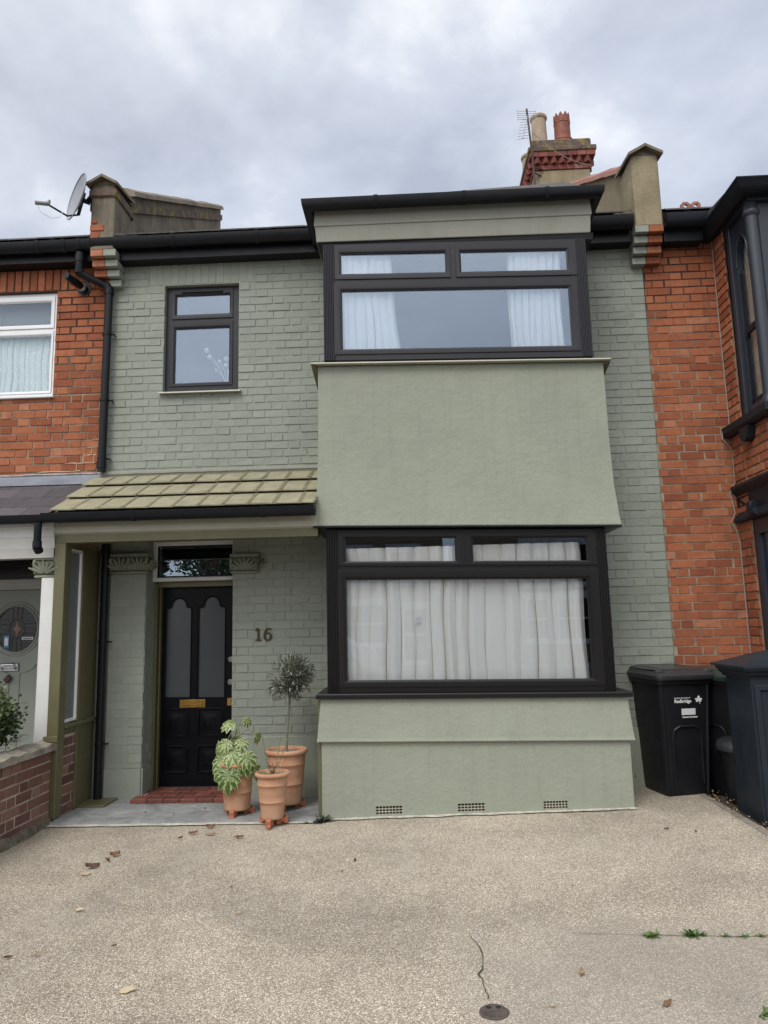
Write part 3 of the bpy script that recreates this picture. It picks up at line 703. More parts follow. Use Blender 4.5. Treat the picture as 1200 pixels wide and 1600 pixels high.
BU = casement('bay_window', H, (-.63, 1.44, 3.70, 4.752), upw, yb, 'upvc_grey', label='charcoal upper bay window reflecting the sky', posts=dict(t0=4.388, t1=4.425, mx=(.367, .418)))
def bay_sides(z0, z1, W, mat, zs):
    for (xa, xb, flip) in ((-.722, -.622, 0), (1.437, 1.522, 1)):
        g = MB(); n = 7; pr = []                                   # fluted corner post
        for i in range(n*4+1):
            t = i/(n*4); pr.append((xa + (xb-xa)*t, yb - .012 - .006*abs(sin(t*n*pi))))
        vs = [(x, y, z) for x, y in pr for z in (z0, z1)]
        vs += [(xb, yb+.05, z0), (xb, yb+.05, z1), (xa, yb+.05, z0), (xa, yb+.05, z1)]
        m = len(pr) + 2; fs = [(2*i, 2*((i+1) % m), 2*((i+1) % m)+1, 2*i+1) for i in range(m)]
        g.add(vs, fs); g.build('corner_post', mat, W, wp=True)
        xo = xa if not flip else xb; s = -1 if not flip else 1
        g = MB(); fx = (lambda u, v, n, xo=xo, s=s: (xo - s*(.03) + s*n, u, v))
        g.ring(yb+.05, -.0, z0, z1, [(0, -.03), (0, .02), (.06, .02), (.075, .0), (.075, -.03)], fx)
        sf = g.build('side_frame', mat, W, wp=True)
        g = MB(); g.box(*sorted((xo - s*.035, xo - s*.029)), yb+.12, -.07, z0+.07, z1-.07); g.build('pane', 'glass', W, wp=True)
bay_sides(.975, 2.262, BW, 'upvc_dark', 1.95); bay_sides(3.70, 4.752, BU, 'upvc_grey', 4.4)
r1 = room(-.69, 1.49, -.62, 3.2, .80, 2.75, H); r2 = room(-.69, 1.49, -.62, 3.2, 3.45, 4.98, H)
sw = [((-2.285,-1.69,4.475,4.775),(-2.243,-1.724,4.523,4.713)), ((-2.29,-1.69,3.80,4.445),(-2.247,-1.725,3.834,4.377))]
SW = casement('casement_window', H, (-2.335, -1.625, 3.745, 4.80), sw, .06, 'upvc_grey', wp=False, posts=dict(t0=4.445, t1=4.475), label='small charcoal window beside the bay with white dried flowers inside')
g = MB(); g.box(-2.19, -1.79, .028, .045, 4.738, 4.758, bev=.003); g.build('trickle_vent', 'black_plastic', SW)
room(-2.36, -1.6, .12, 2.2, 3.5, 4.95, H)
g = MB(); g.add([(-2.36,.06,3.715),(-1.59,.06,3.712),(-1.59,-.055,3.703),(-2.37,-.055,3.706),(-2.36,.06,3.738),(-1.59,.06,3.735),(-1.59,-.05,3.716),(-2.37,-.05,3.719)], [(0,1,2,3),(4,5,6,7),(3,2,6,7),(0,3,7,4),(1,2,6,5)])
g.build('window_sill', 'fascia_green', H)

# bay body ------------------------------------------------------------
B = [(-.775, .0), (-.775, -.70), (1.597, -.70), (1.597, .0)]
PB = [(-.775, .0), (-.775, -.70), (1.597, -.70), (1.597, .0)]
def hw(path): return [p for p in path]
g = MB()        # lower rendered panel with air-brick openings
def fyw(u, v, n): return (u, -.70 - n, v)
vh = [(-.36,-.157,.093,.153), (.266,.471,.093,.155), (.914,1.098,.093,.153)]
vh = [(a, b, c + .0, d) for a, b, c, d in vh]
backing(g, -.772, 1.594, .0, .625, vh, fyw, .06)
for x, s in ((-.772, -1), (1.594, 1)): g.plate([(-.695,.0),(0,.0),(0,.625),(-.695,.625)], [], 0, -.06, FX(x, s))
g.build('bay_plinth', 'stucco', H, wp=True)
g = MB(); g.sweep(PB, [(0, .935), (-.04, .935), (-.04, .612), (.028, .612), (.031, .618), (.026, .64)]); g.build('bay_apron', 'stucco', H, wp=True)
g = MB(); g.sweep(PB, [(.030, .975), (-.06, .977), (-.06, .935), (.026, .935), (.036, .940), (.036, .967)]); g.build('bay_sill', 'upvc_dark', H, wp=True)
g = MB(); PC = [(-.775, .0), (-.775, -.695), (1.597, -.695), (1.597, .0)]
g.sweep([(-.773,0),(-.773,-.695),(1.596,-.695),(1.596,0)], [(0, 3.645), (-.05, 3.645), (-.05, 2.285), (.040, 2.285), (.042, 2.292), (.034, 2.36), (.014, 2.62), (.004, 3.0)]); g.build('bay_panel', 'stucco', H, 'wide plain rendered panel between the bay windows', wp=True, smooth=True, auto=20)
g = MB(); g.sweep(PC, [(-.07, 2.284), (.045, 2.284), (.045, 2.272), (-.07, 2.262)]); g.build('drip_strip', 'black_plastic', H, wp=True)
g = MB(); g.sweep(PC, [(-.06, 3.70), (.040, 3.668), (.052, 3.662), (.055, 3.652), (.045, 3.648), (.0, 3.652), (-.06, 3.655)])
g.build('bay_sill', 'fascia_green', H, wp=True)
for x, s in ((-.775, -1), (1.597, 1)):      # sloping cheek flashings under the sill returns
    g = MB(); g.add([(x, -.70, 3.655), (x+s*.052, -.75, 3.652), (x+s*.045, -.02, 3.50), (x, .0, 3.50), (x, -.70, 3.63), (x+s*.05, -.745, 3.638), (x+s*.04, -.02, 3.47), (x, 0, 3.47)], [(0,1,2,3),(7,6,5,4),(0,4,5,1),(1,5,6,2),(2,6,7,3)])
    g.build('cheek_flashing', 'olive_paint', H, wp=True)
PF = [(-.770, .0), (-.770, -.695), (1.560, -.695), (1.560, .0)]
g = MB(); g.sweep(PF, [(.016, 4.94), (-.05, 4.94), (-.05, 4.785), (.004, 4.785), (.006, 4.79)]); g.build('fascia_board', 'green_wood', H, wp=True)
g = MB(); g.sweep(PF, [(.018, 5.085), (-.05, 5.085), (-.05, 4.930), (.022, 4.930), (.024, 4.935)]); g.build('fascia_board', 'green_wood', H, wp=True)
g = MB(); g.sweep(PC, [(-.004, 4.785), (-.06, 4.785), (-.06, 4.745), (-.012, 4.745)]); g.build('window_head', 'black_plastic', H, wp=True)
g = MB(); g.box(-.832, -.776, -.76, -.70, .07, .935); g.build('corner_trim', 'olive_paint', H) if False else None
g = MB(); g.box(-.806, -.777, -.66, -.60, .07, .930, bev=.003); g.build('corner_trim', 'olive_paint', H)
# air bricks
for (a, b, c, d) in vh:
    g = MB(); nxh, nzh = 8, 3; th = .0055; yy = -.694
    for i in range(nxh+1): x = a + (b-a)*i/nxh; g.box(x-th/2, x+th/2, yy, yy+.012, c, d)
    for j in range(nzh+1): z = c + (d-c)*j/nzh; g.box(a, b, yy+.001, yy+.013, z-th/2, z+th/2)
    av = g.build('air_brick', 'fascia_green', H, wp=True)
    g = MB(); g.box(a, b, -.665, -.660, c, d); g.build('duct', 'dark_room', av, wp=True)

# gutters --------------------------------------------------------------
GP = [(.0, .0), (.004, -.052), (.022, -.082), (.055, -.096), (.088, -.086), (.108, -.058), (.114, .0), (.108, .0), (.100, -.05), (.055, -.085), (.012, -.05), (.008, 0)]
def gutter(path, z, name, mat, parent, sc=1.0, clips=(), label=None):
    g = MB(); g.sweep(path, [(o*sc, z + h*sc) for o, h in GP]); o = g.build(name, mat, parent, label, smooth=True, auto=50)
    if clips:
        for (x, y) in clips:
            g = MB(); g.sweep([(x-.018, y), (x+.018, y)], [(-.001, z+.004), (-.001, z-.054*sc), (.020*sc, z-.087*sc), (.055*sc, z-.102*sc), (.091*sc, z-.090*sc), (.112*sc, z-.058*sc), (.119*sc, z+.004)])
            g.build('gutter_clip', mat, o, smooth=True)
    return o
g = MB(); g.box(XL, -.80, -.14, .0, 5.01, 5.16); g.build('soffit_box', 'black_plastic', H)
g = MB(); g.box(1.62, 2.09, -.14, 0, 4.975, 5.15); g.build('soffit_box', 'black_plastic', H)
gutter([(-2.95, -.14), (-.86, -.14)], 5.19, 'gutter', 'black_plastic', H, 1.0, [(-2.2, -.14), (-1.4, -.14)])
gutter([(1.69, -.14), (2.08, -.14)], 5.17, 'gutter', 'black_plastic', H, 1.15)
gutter([(-.785, -.14), (-.785, -.73), (1.575, -.73), (1.575, -.14)], 5.125, 'gutter', 'black_plastic', H, .92, [(-.25, -.73), (.5, -.73), (1.2, -.73)], 'black gutter wrapping round the top of the bay')
g = MB(); g.box(-.788, 1.578, -.733, -.0, 5.085, 5.105); g.build('bay_soffit', 'black_plastic', H)
# roof
def slope_roof(x0, x1, parent, mat, y0=-.24, z0=5.215, y1=4.1, z1=7.60):
    g = MB(); n = 14; dy = (y1-y0)/n; dz = (z1-z0)/n
    for k in range(n):
        a, b = y0+dy*k, y0+dy*(k+1.15); x = x0 - (0.15 if k % 2 else 0)
        while x < x1:
            xa, xb = max(x, x0), min(x+.296, x1); x += .30
            if xb-xa < .02: continue
            za = z0+dz*k + .012 + U(0,.004); zb = z0 + dz*(k+1.15)
            g.add([(xa,a,za),(xb,a,za),(xb,b,zb),(xa,b,zb),(xa,a,za-.014),(xb,a,za-.014)], [(0,1,2,3),(4,5,1,0)])
    g.add([(x0,y0,z0-.02),(x1,y0,z0-.02),(x1,y1,z1-.02),(x0,y1,z1-.02),(x0,y1+4.2,z0),(x1,y1+4.2,z0)], [(0,1,2,3),(3,2,5,4)])
    return g.build('roof', mat, parent)
slope_roof(-2.75, 2.09, H, 'roof_slate')
g = MB(); g.add([(-.84,-.78,5.115),(1.63,-.78,5.12),(1.63,.35,5.915),(-.84,.35,5.76),(-.84,-.78,5.10),(1.63,-.78,5.10),(1.63,.35,5.15),(-.84,.35,5.15)], [(0,1,2,3),(4,5,1,0),(1,5,6,2),(0,3,7,4)]); g.build('bay_roof', 'roof_slate', H)

# parapets --------------------------------------------------------------
def parapet(x0, x1, H_, zcorb, mat, yend, capmat, split=None, bands=True, capm=None, ztop=5.74):
    g = MB()      # front pier + raking wall
    g.box(x0, x1, -.235, .16, 5.07, ztop, bev=.012)
    zt = 5.85; sl = math.tan(radians(29.3))
    y0, y1 = .14, yend; z0, z1 = 5.86, 5.86 + (yend - .14)*sl
    P_ = [(y0, 5.1), (y1, z1-.9), (y1, z1), (y0, z0)]
    g.plate(P_, [], x0+.015, x1-.015, lambda u, v, n: (n, u, v))
    pp = g.build('parapet', mat, H_, smooth=True, auto=30)
    if bands:
        g = MB(); g.box(x0-.018, x1+.018, -.258, .20, ztop-.13, ztop-.05, bev=.012)
        for (da, db) in ((.19, .10),):
            for x in (x0-.004, x1-.002):
                g.plate([(y0, z0-da), (y1, z1-da), (y1, z1-db), (y0, z0-db)], [], x-.004, x+.012, lambda u, v, n: (n, u, v))
        g.build('band_course', 'mossy', pp, smooth=True)
    g = MB(); cx = (x0+x1)/2; o = .035; za, zb = ztop, ztop + .12
    def gable(ya, yb_, ha, hb):
        vs = []
        for y, h in ((ya, ha), (yb_, hb)):
            vs += [(x0-o, y, h+.0), (cx, y, h+.085), (x1+o, y, h), (x1+o, y, h-.028), (cx, y, h+.057), (x0-o, y, h-.028)]
        g.add(vs, [(0,1,7,6),(1,2,8,7),(2,3,9,8),(3,4,10,9),(4,5,11,10),(5,0,6,11),(0,5,4,1),(1,4,3,2),(6,7,10,11),(7,8,9,10)])
    g.add([(x0,-.23,ztop-.004),(x1,-.23,ztop-.004),(cx,-.23,ztop+.06),(x0,.16,ztop-.004),(x1,.16,ztop-.004),(cx,.16,ztop+.06)], [(0,1,2),(5,4,3),(0,2,5,3),(1,4,5,2)])
    gable(-.29, .17, ztop, ztop+.06)
    g.build('cap', capm or capmat, pp); g = MB()
    n = max(3, int((y1-.17)/.34)); pr = []
    for k in range(n):
        a = .17 + (y1-.17)*k/n; b = .17 + (y1-.17)*(k+.985)/n
        ha = z0 + (a-.14)*sl - .0 + U(0,.012); hb = z0 + (b-.14)*sl + U(0,.006); vs = []
        for y, h in ((a, ha), (b, hb)):
            for xx, hh in ((x0-.035,-.02),(x0-.02,.035),(x0+.04,.07),(cx,.085),(x1-.04,.07),(x1+.02,.035),(x1+.035,-.02)): vs.append((xx, y, h+hh))
        g.add(vs, [(i, i+1, i+8, i+7) for i in range(6)] + [(6,5,4,3,2,1,0),(7,8,9,10,11,12,13),(0,7,13,6)])
    g.build('coping', capmat, pp, smooth=True, auto=20)
    # stepped corbel, left part one house's colour, right part the other's
    xs = split if split else cx
    for (a, b, mt) in zcorb:
        g = MB()
        for k in range(4):
            z = 5.085 - .078*(k+1); yo = -.235 + .052*k
            g.box(a, b, yo, .0, z+.006, z+.072, bev=.004)
        g.build('corbel', mt, H_)
parapet(-2.995, -2.765, H, [(-2.862, -2.742, 'green_brick'), (-2.985, -2.866, 'red_brick')], 'roughcast', 3.55, 'roughcast')
parapet(2.11, 2.355, H, [(2.10, 2.222, 'green_brick'), (2.226, 2.355, 'red_brick')], 'ochre_render', 3.9, 'pink_tile', bands=False, capm='roughcast', ztop=5.78)

g = MB()
for (a, b, c_, d_) in ((-2.993, -2.90, 5.19, 5.255), (-2.995, -2.86, 5.265, 5.33), (-2.99, -2.93, 5.34, 5.38)): g.box(a, b, -.245, -.2, c_, d_, bev=.006)
g.build('exposed_brick', 'red_brick', H)
# chimney ---------------------------------------------------------------
g = MB(); cx0, cx1, cy0, cy1 = 1.76, 2.50, 2.6, 4.2
g.box(cx0, cx1, cy0, cy1, 6.2, 7.53, bev=.01); CH = g.build('chimney', 'ochre_render', H)
g = MB()
def courseband(z0, z1, o, r=None):
    for (a, b, c, d) in ((cx0-o, cx1+o, cy0-o, cy1+o),):
        n = 7
        for i in range(n): g.box(a+(b-a)*i/n+.002, a+(b-a)*(i+1)/n-.002, c, c+.1, z0, z1, bev=.003)
        m = 12
        for i in range(m):
            for xx in ((a, a+.1), (b-.1, b)): g.box(xx[0]+(.002 if xx[0] == a else 0), xx[1], c+.1+(d-c-.1)*i/m, c+.1+(d-c-.1)*(i+1)/m-.004, z0, z1, bev=.003)
        g.box(a+.05, b-.05, c+.05, d-.0, z0+.001, z1-.001)
courseband(7.53, 7.60, .015); courseband(7.69, 7.76, .07)
for i in range(7):      # dog-tooth course
    xc = cx0 - .02 + (cx1-cx0+.04)*(i+.5)/7; h = .054
    for z0_ in (7.605,): g.add([(xc-h, cy0-.01, z0_), (xc, cy0-.075, z0_), (xc+h, cy0-.01, z0_), (xc-h, cy0-.01, z0_+.08), (xc, cy0-.075, z0_+.08), (xc+h, cy0-.01, z0_+.08)], [(0,1,4,3),(1,2,5,4),(0,2,1),(3,4,5)])
for i in range(12):
    yc = cy0 + (cy1-cy0)*(i+.5)/12; h = .06
    for xx, s in ((cx0, -1), (cx1, 1)): g.add([(xx-s*.0, yc-h, 7.605), (xx+s*.075, yc, 7.605), (xx, yc+h, 7.605), (xx, yc-h, 7.685), (xx+s*.075, yc, 7.685), (xx, yc+h, 7.685)], [(0,1,4,3),(1,2,5,4),(0,2,1),(3,4,5)])
g.box(cx0+.004, cx1-.004, cy0+.004, cy1-.004, 7.59, 7.70)
g.build('corbel_course', 'chimney_brick', CH)
g = MB(); g.box(cx0-.085, cx1+.085, cy0-.085, cy1+.085, 7.76, 7.83, bev=.01); g.box(cx0-.03, cx1+.03, cy0-.03, cy1+.03, 7.83, 7.97, bev=.02)
g.add([(cx0-.01,cy0-.01,7.965),(cx1+.01,cy0-.01,7.965),(cx1+.01,cy1,7.965),(cx0-.01,cy1,7.965),(cx0+.15,cy0+.15,8.05),(cx1-.15,cy0+.15,8.05),(cx1-.15,cy1-.15,8.05),(cx0+.15,cy1-.15,8.05)], [(0,1,5,4),(1,2,6,5),(2,3,7,6),(3,0,4,7),(4,5,6,7)])
g.build('capping', 'mossy', CH, smooth=True, auto=30)
def cream_pot(x, y, h):
    g = MB(); g.lathe([(.115, 8.0), (.108, 8.1), (.100, 8.0+h*.8), (.100, 8.0+h-.06), (.112, 8.0+h-.05), (.120, 8.0+h-.025), (.112, 8.0+h), (.085, 8.0+h), (.08, 8.1)], (x, y, 0)); return g.build('chimney_pot', 'cream_pot', CH, 'pale round chimney pot', smooth=True)
def crown_pot(x, y, h):
    g = MB(); g.lathe([(.145, 8.0), (.135, 8.08), (.140, 8.085), (.140, 8.105), (.112, 8.13), (.108, 8.0+h-.14), (.114, 8.0+h-.135), (.114, 8.0+h-.12), (.110, 8.0+h-.115), (.112, 8.0+h-.05), (.09, 8.0+h-.05), (.088, 8.1)], (x, y, 0), 32)
    for k in range(10):
        a = 2*pi*k/10; da = 2*pi/20*.95; vs = []
        for rr in (.090, .113): vs += [(x+rr*cos(a-da), y+rr*sin(a-da), 8.0+h-.052), (x+rr*cos(a+da), y+rr*sin(a+da), 8.0+h-.052), (x+rr*cos(a), y+rr*sin(a), 8.0+h+.012)]
        g.add(vs, [(0,1,2),(3,5,4),(0,3,4,1),(1,4,5,2),(2,5,3,0)])
        a += pi/10; vs = [(x+.116*cos(a-.1), y+.116*sin(a-.1), 8.0+h-.105), (x+.116*cos(a+.1), y+.116*sin(a+.1), 8.0+h-.105), (x+.118*cos(a), y+.118*sin(a), 8.0+h-.07)]
        g.add(vs, [(0,1,2)])
    return g.build('chimney_pot', 'red_pot', CH, 'dark red chimney pot with a crown of points', smooth=True)
cream_pot(1.90, 2.85, .50); crown_pot(2.22, 2.85, .50); cream_pot(1.90, 3.75, .52); crown_pot(2.22, 3.7, .52)

# aerial on chimney -----------------------------------------------------
AE = empty('tv_aerial', (1.70, 2.5, 7.3), 'rusty pole with slim rooftop television aerial beside the chimney', 'aerial')
g = MB(); g.tube([(1.735, 2.50, 7.22), (1.72, 2.50, 7.7), (1.68, 2.50, 8.38)], .014, 8); g.tube([(1.72, 2.5, 7.52), (1.86, 2.58, 7.53)], .012, 6); g.tube([(1.72, 2.5, 7.44), (1.84, 2.6, 7.45)], .010, 6)
g.build('mast', 'rusty_metal', AE, smooth=True)
g = MB(); a0, a1 = Vector((1.68, 2.48, 8.26)), Vector((1.545, 2.15, 7.70))
g.tube([a0, a1], .007, 6); dv = (a1-a0)
for i in range(8):
    t = .12 + .88*i/7; c = a0 + dv*t; l = .085 - .02*t; g.tube([c - Vector((l, -.02, -.004)), c + Vector((l, -.02, -.012))], .0035, 5)
for k in range(5):
    z = 8.22 + .032*k; g.tube([(1.55, 2.50, z+.01), (1.80, 2.50, z-.01)], .0032, 5)
for x in (1.55, 1.80): g.tube([(x, 2.5, 8.21), (x, 2.5, 8.37)], .0035, 5)
g.build('antenna', 'aluminium', AE, smooth=True)
g = MB(); pts = []
for i in range(13):
    t = i/12; pts.append((1.73 + .78*t, 2.46, 8.0 - .50*t - .10*sin(pi*t)*1.0 - .03*t))
g.tube(pts, .0045, 5); g.build('cable', 'cable_grey', AE)

# downpipe (upper) -------------------------------------------------------
def pipe(pts, r, name, parent, mat='black_plastic', joints=(), clips=(), label=None):
    g = MB(); g.tube(pts, r, 14)
    for j in joints:
        a, b = Vector(j[0]), Vector(j[1]); g.tube([a, b], r+.006, 14)
    o = g.build(name, mat, parent, label, smooth=True)
    for c in clips:
        g = MB(); g.tube([(c[0], c[1], c[2]-.012), (c[0], c[1], c[2]+.012)], r+.006, 14); g.tube([(c[0], c[1], c[2]), (c[0]+.075, c[1]+.012, c[2])], .007, 6); g.tube([(c[0]+.06, c[1]+.01, c[2]), (c[0]+.06, .0, c[2])], .006, 6)
        g.build('pipe_clip', mat, o, smooth=True)
    return o
# left neighbour house -----------------------------------------------------
NL = empty('terraced_house', (-5.4, 0, .05), 'red brick terraced house at left edge with white window and slate porch', 'house', 'terraced houses in the row')
pipe([(-3.10, -.20, 5.07), (-3.10, -.20, 4.90), (-3.095, -.19, 4.865), (-2.885, -.075, 4.79), (-2.86, -.07, 4.755), (-2.872, -.07, 2.97)], .037, 'downpipe', NL,
     joints=[((-3.10,-.20,5.05),(-3.10,-.20,4.98)), ((-3.10,-.20,4.90),(-3.098,-.195,4.87)), ((-2.89,-.078,4.795),(-2.865,-.07,4.755)), ((-2.86,-.07,4.76),(-2.861,-.07,4.70)), ((-2.872,-.07,3.08),(-2.872,-.07,3.0))],
     clips=[(-2.866,-.07,4.30), (-2.869,-.07,3.65), (-2.871, -.07, 3.09)])
nwh = (-4.75, -3.40, 3.73, 4.79)
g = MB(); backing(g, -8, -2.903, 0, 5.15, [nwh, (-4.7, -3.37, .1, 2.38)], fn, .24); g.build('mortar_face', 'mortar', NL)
g = MB(); bricks(g, -8, -3.37, .05, 2.3, [(-4.7, -3.37, 0, 2.38)], fn, .006, .002, 1.2, (), .13, joint=.009); bricks(g, -8, -2.906, 2.3, 5.1, [nwh, (-4.7, -3.37, .1, 2.38)], fn, .006, .002, 1.2, [(-4.9, -3.22, 4.79, 5.02)], .13, joint=.009)
soldiers(g, -4.9, -3.22, 4.80, 5.015, fn, .008); wln = g.build('wall', 'red_brick', NL)
g = MB(); g.box(-8, -3.60, -.01, .0, 0, 2.3); g.build('lower_wall', 'dull_white', NL) if False else None
g = MB()         # pale repointing near the porch flashing
for (a, b, z) in ((-3.25, -2.96, 3.075), (-3.08, -2.95, 3.15), (-3.05, -2.93, 3.225), (-3.0, -2.92, 3.30), (-3.5, -3.1, 3.0)):
    pts = [(a+(b-a)*i/8, -.0065-.002*R(), z-.005+U(-.003,.003)) for i in range(9)]; g.tube(pts, [U(.003,.007) for _ in pts], 5)
for (x, z) in ((-3.08, 3.11), (-3.0, 3.19), (-2.98, 3.11), (-3.14, 3.04)): g.tube([(x, -.0065, z-.034), (x+.004, -.0065, z+.034)], .005, 5)
g.build('repointing', simple('pale_mortar', (.45,.37,.26), .95, .2, 30), NL)
# white window
wsh = [((-4.74,-3.435,4.43,4.755),(-4.66,-3.475,4.47,4.70)), ((-4.74,-3.435,3.775,4.40),(-4.70,-3.462,3.80,4.355))]
WN = casement('casement_window', NL, (-4.77, -3.402, 3.74, 4.79), wsh, .04, 'white_upvc', 'glass_clear', wp=False, posts=dict(t0=4.40, t1=4.43), fw=.04, label='white framed window with net curtain')
g = MB(); g.box(-4.8, -3.385, -.035, .04, 3.715, 3.742, bev=.005); g.build('sill', 'white_upvc', WN)
room(-4.8, -3.3, .12, 2, 3.5, 4.95, NL)
def curtain(name, x0, x1, z0, z1, y, folds, amp, mat, label=None, parent=None, cat='curtain', gather=0.0, seed=1, group=None, lean=0.0):
    rg = random.Random(seed); nu = folds*16; nz = 26; ph = [rg.uniform(-.5,.5) for _ in range(folds+2)]; am = [rg.uniform(.55,1.3) for _ in range(folds+2)]
    g = MB(); vs = []
    for j in range(nz+1):
        tz = j/nz; z = z0 + (z1-z0)*tz
        for i in range(nu+1):
            t = i/nu; f = t*folds; k = int(f)
            a = am[k]*(1-(f-k)) + am[min(k+1, folds)]*(f-k); p = ph[k]*(1-(f-k)) + ph[min(k+1, folds)]*(f-k)
            q_ = f + p*.28*(1.6-tz) + .10*noise.noise((f*.8, tz*2.2, seed+5)); wv = 1.0 - 2.0*abs(sin(pi*q_))**.95 + .16*sin(5*pi*q_ + 3*p + 2*tz)
            q0 = ph[0]*.28*(1.6-tz); xx = x0 + (x1-x0)*(t - 1.12*sin(2*pi*q_)/(2*pi*folds)*min(1, 8*t, 8*(1-t))); sq = 1 - gather*(1 - (2*tz-1)**2)*.0
            xx += lean*(1-tz)*(1 if lean > 0 else 1)*(t)
            vs.append((xx + .006*sin(9*tz + 7*t), y + amp*a*wv*(.72+.28*(1-tz))*(1 if z1 < 2.2 or z0 > 3 else 1) + .004*noise.noise((t*9, tz*5, seed)), z))
    g.add(vs, [(j*(nu+1)+i, j*(nu+1)+i+1, (j+1)*(nu+1)+i+1, (j+1)*(nu+1)+i) for j in range(nz) for i in range(nu)])
    o = g.build(name, mat, parent, label, smooth=True, auto=180, fix=False)
    if not parent: tag(o, label, cat, group)
    return o
curtain('net_curtain', -4.74, -3.45, 3.77, 4.41, .10, 22, .012, 'net', 'patterned net curtain in the white window at left edge', cat='curtain', seed=5)
curtain('blind', -4.74, -3.45, 4.41, 4.74, .13, 2, .001, 'blind', 'plain grey blind behind the top pane of the white window', cat='blind', seed=7)
# flue
FL = MB(); c = Vector((-3.13, 0, 4.80)); d = Vector((-.30, -.95, .12)).normalized(); FL.tube([c, c+Vector((0,-.012,0))], .07, 20); FL.tube([c, c+d*.15], .036, 16); FL.tube([c+d*.13, c+d*.17], .040, 16); FL.tube([c+d*.17, c+d*.23], [.034, .030], 16); FL.tube([c+d*.22, c+d*.25], .034, 16)
fl = FL.build('boiler_flue', 'black_plastic', NL, smooth=True)
g = MB(); g.tube([c+d*.03, c+d*.06], .039, 16); g.build('collar', 'mastic', fl, smooth=True)
g = MB(); g.box(-8, -2.995, -.14, 0, 5.02, 5.15); g.build('soffit_box', 'black_plastic', NL)
gutter([(-8, -.14), (-2.955, -.14)], 5.185, 'gutter', 'black_plastic', NL, 1.0, [(-3.5, -.14), (-3.25, -.14), (-3.1, -.14), (-3.0, -.14)])
slope_roof(-8, -3.0, NL, 'slate')
# slate porch roof
g = MB(); n = 4
for k in range(n):
    ya, yb2 = -.80+.2*k, -.80+.2*(k+1.1); za = 2.44+.118*k; zb = 2.44+.118*(k+1.1); x = -6.6 - (.14 if k % 2 else 0)
    while x < -2.93:
        xb = min(x+.276, -2.93 + .0); g.add([(x,ya,za+.012),(xb,ya,za+.012),(xb,yb2,zb+.004),(x,yb2,zb+.004),(x,ya,za+.002),(xb,ya,za+.002)], [(0,1,2,3),(4,5,1,0)]); x += .28
g.add([(-6.6,-.82,2.43),(-2.935,-.82,2.43),(-2.935,0,2.915),(-6.6,0,2.915)], [(0,1,2,3)])
g.build('porch_roof', 'slate', NL)
g = MB(); pts = [(-6.6 + 3.75*i/40) for i in range(41)]; vs = []
for x in pts: vs += [(x, -.012, 2.965+.006*noise.noise((x*3,0,0))), (x, -.03, 2.925), (x, -.15, 2.848+.004*noise.noise((x*9,0,0))), (x, -.155, 2.842)]
g.add(vs, [(i*4+k, i*4+k+1, (i+1)*4+k+1, (i+1)*4+k) for i in range(40) for k in range(3)]); g.build('lead_flashing', 'lead', NL, smooth=True)
g = MB(); g.tube([(-6.6 + 3.7*i/30, -.016, 2.968+.007*noise.noise((i*.9,2,0))) for i in range(31)], .008, 6); g.build('flashing_mortar', 'mastic', NL)
gutter([(-6.6, -.80), (-3.0, -.80)], 2.452, 'porch_gutter', 'black_plastic', NL, .72)
pipe([(-3.035, -.845, 2.39), (-3.035, -.845, 2.20), (-3.035, -.80, 2.16)], .030, 'porch_downpipe', NL, joints=[((-3.035,-.845,2.24),(-3.035,-.845,2.19)), ((-3.035,-.845,2.19),(-3.035,-.81,2.165))])
g = MB(); g.sweep([(-6.6, -.72), (-2.96, -.72)], [(-.04, 2.42), (.02, 2.42), (.02, 2.37), (.012, 2.365), (.012, 2.29), (.004, 2.285), (-.02, 2.20), (-.04, 2.20)]); g.build('porch_fascia', 'white_paint', NL)
g = MB(); g.box(-6.6, -2.97, -.70, -.58, 2.12, 2.2); g.build('porch_beam', 'dull_white', NL)
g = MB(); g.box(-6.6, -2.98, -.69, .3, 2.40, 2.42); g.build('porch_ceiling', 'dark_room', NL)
g = MB(); g.box(-3.066, -2.958, -.69, -.60, .06, 1.955, bev=.004); g.build('porch_post', 'white_paint', NL)
capital(-3.13, -2.965, 1.955, 2.135, -.64, 'green_stone', NL, .08)
# neighbour door
g = MB(); g.box(-4.6, -3.60, .36, .44, 1.93, 2.02, bev=.006); g.box(-4.6, -3.6, .34, .44, 1.985, 2.03, bev=.006); g.box(-3.60, -3.30, .33, .44, .07, 2.5, bev=.004); g.build('door_frame', 'dull_white', NL)
g = MB(); g.box(-4.7, -3.3, .46, .48, 0, 2.5); g.box(-4.7, -3.60, .41, .43, 2.03, 2.45); g.box(-4.75,-4.6,.3,.48,0,2.5); g.box(-4.7,-3.36,.2,.48,2.385,2.41); g.build('fanlight', 'dark_textured_glass', NL)
ND = MB(); oc, orx, orz = (-3.855, 1.555), .205, .215
ell = [(oc[0] + orx*cos(2*pi*i/40), oc[1] + orz*sin(2*pi*i/40)) for i in range(40)]
ND.plate([(-4.35,.09),(-3.603,.09),(-3.603,1.925),(-4.35,1.925)], [ell], .40, .44)
for e_, rr in ((.012, .010), (.042, .006)): ND.tube([(oc[0]+(orx+e_)*cos(2*pi*i/40), .398, oc[1]+(orz+e_)*sin(2*pi*i/40)) for i in range(41)], rr, 6, cap=False)
ND.tube([(-3.61, .398, 1.40), (-3.66, .398, 1.39), (-3.72, .398, 1.345), (-3.79, .398, 1.31), (-3.85, .398, 1.295), (-3.95, .398, 1.315), (-4.02, .398, 1.35)], .007, 6)
ND.tube([(-3.615, .398, .3), (-3.618, .398, 1.235), (-3.66, .398, 1.19), (-3.72, .398, 1.155), (-3.80, .398, 1.135), (-3.80, .398, .3)], .006, 6)
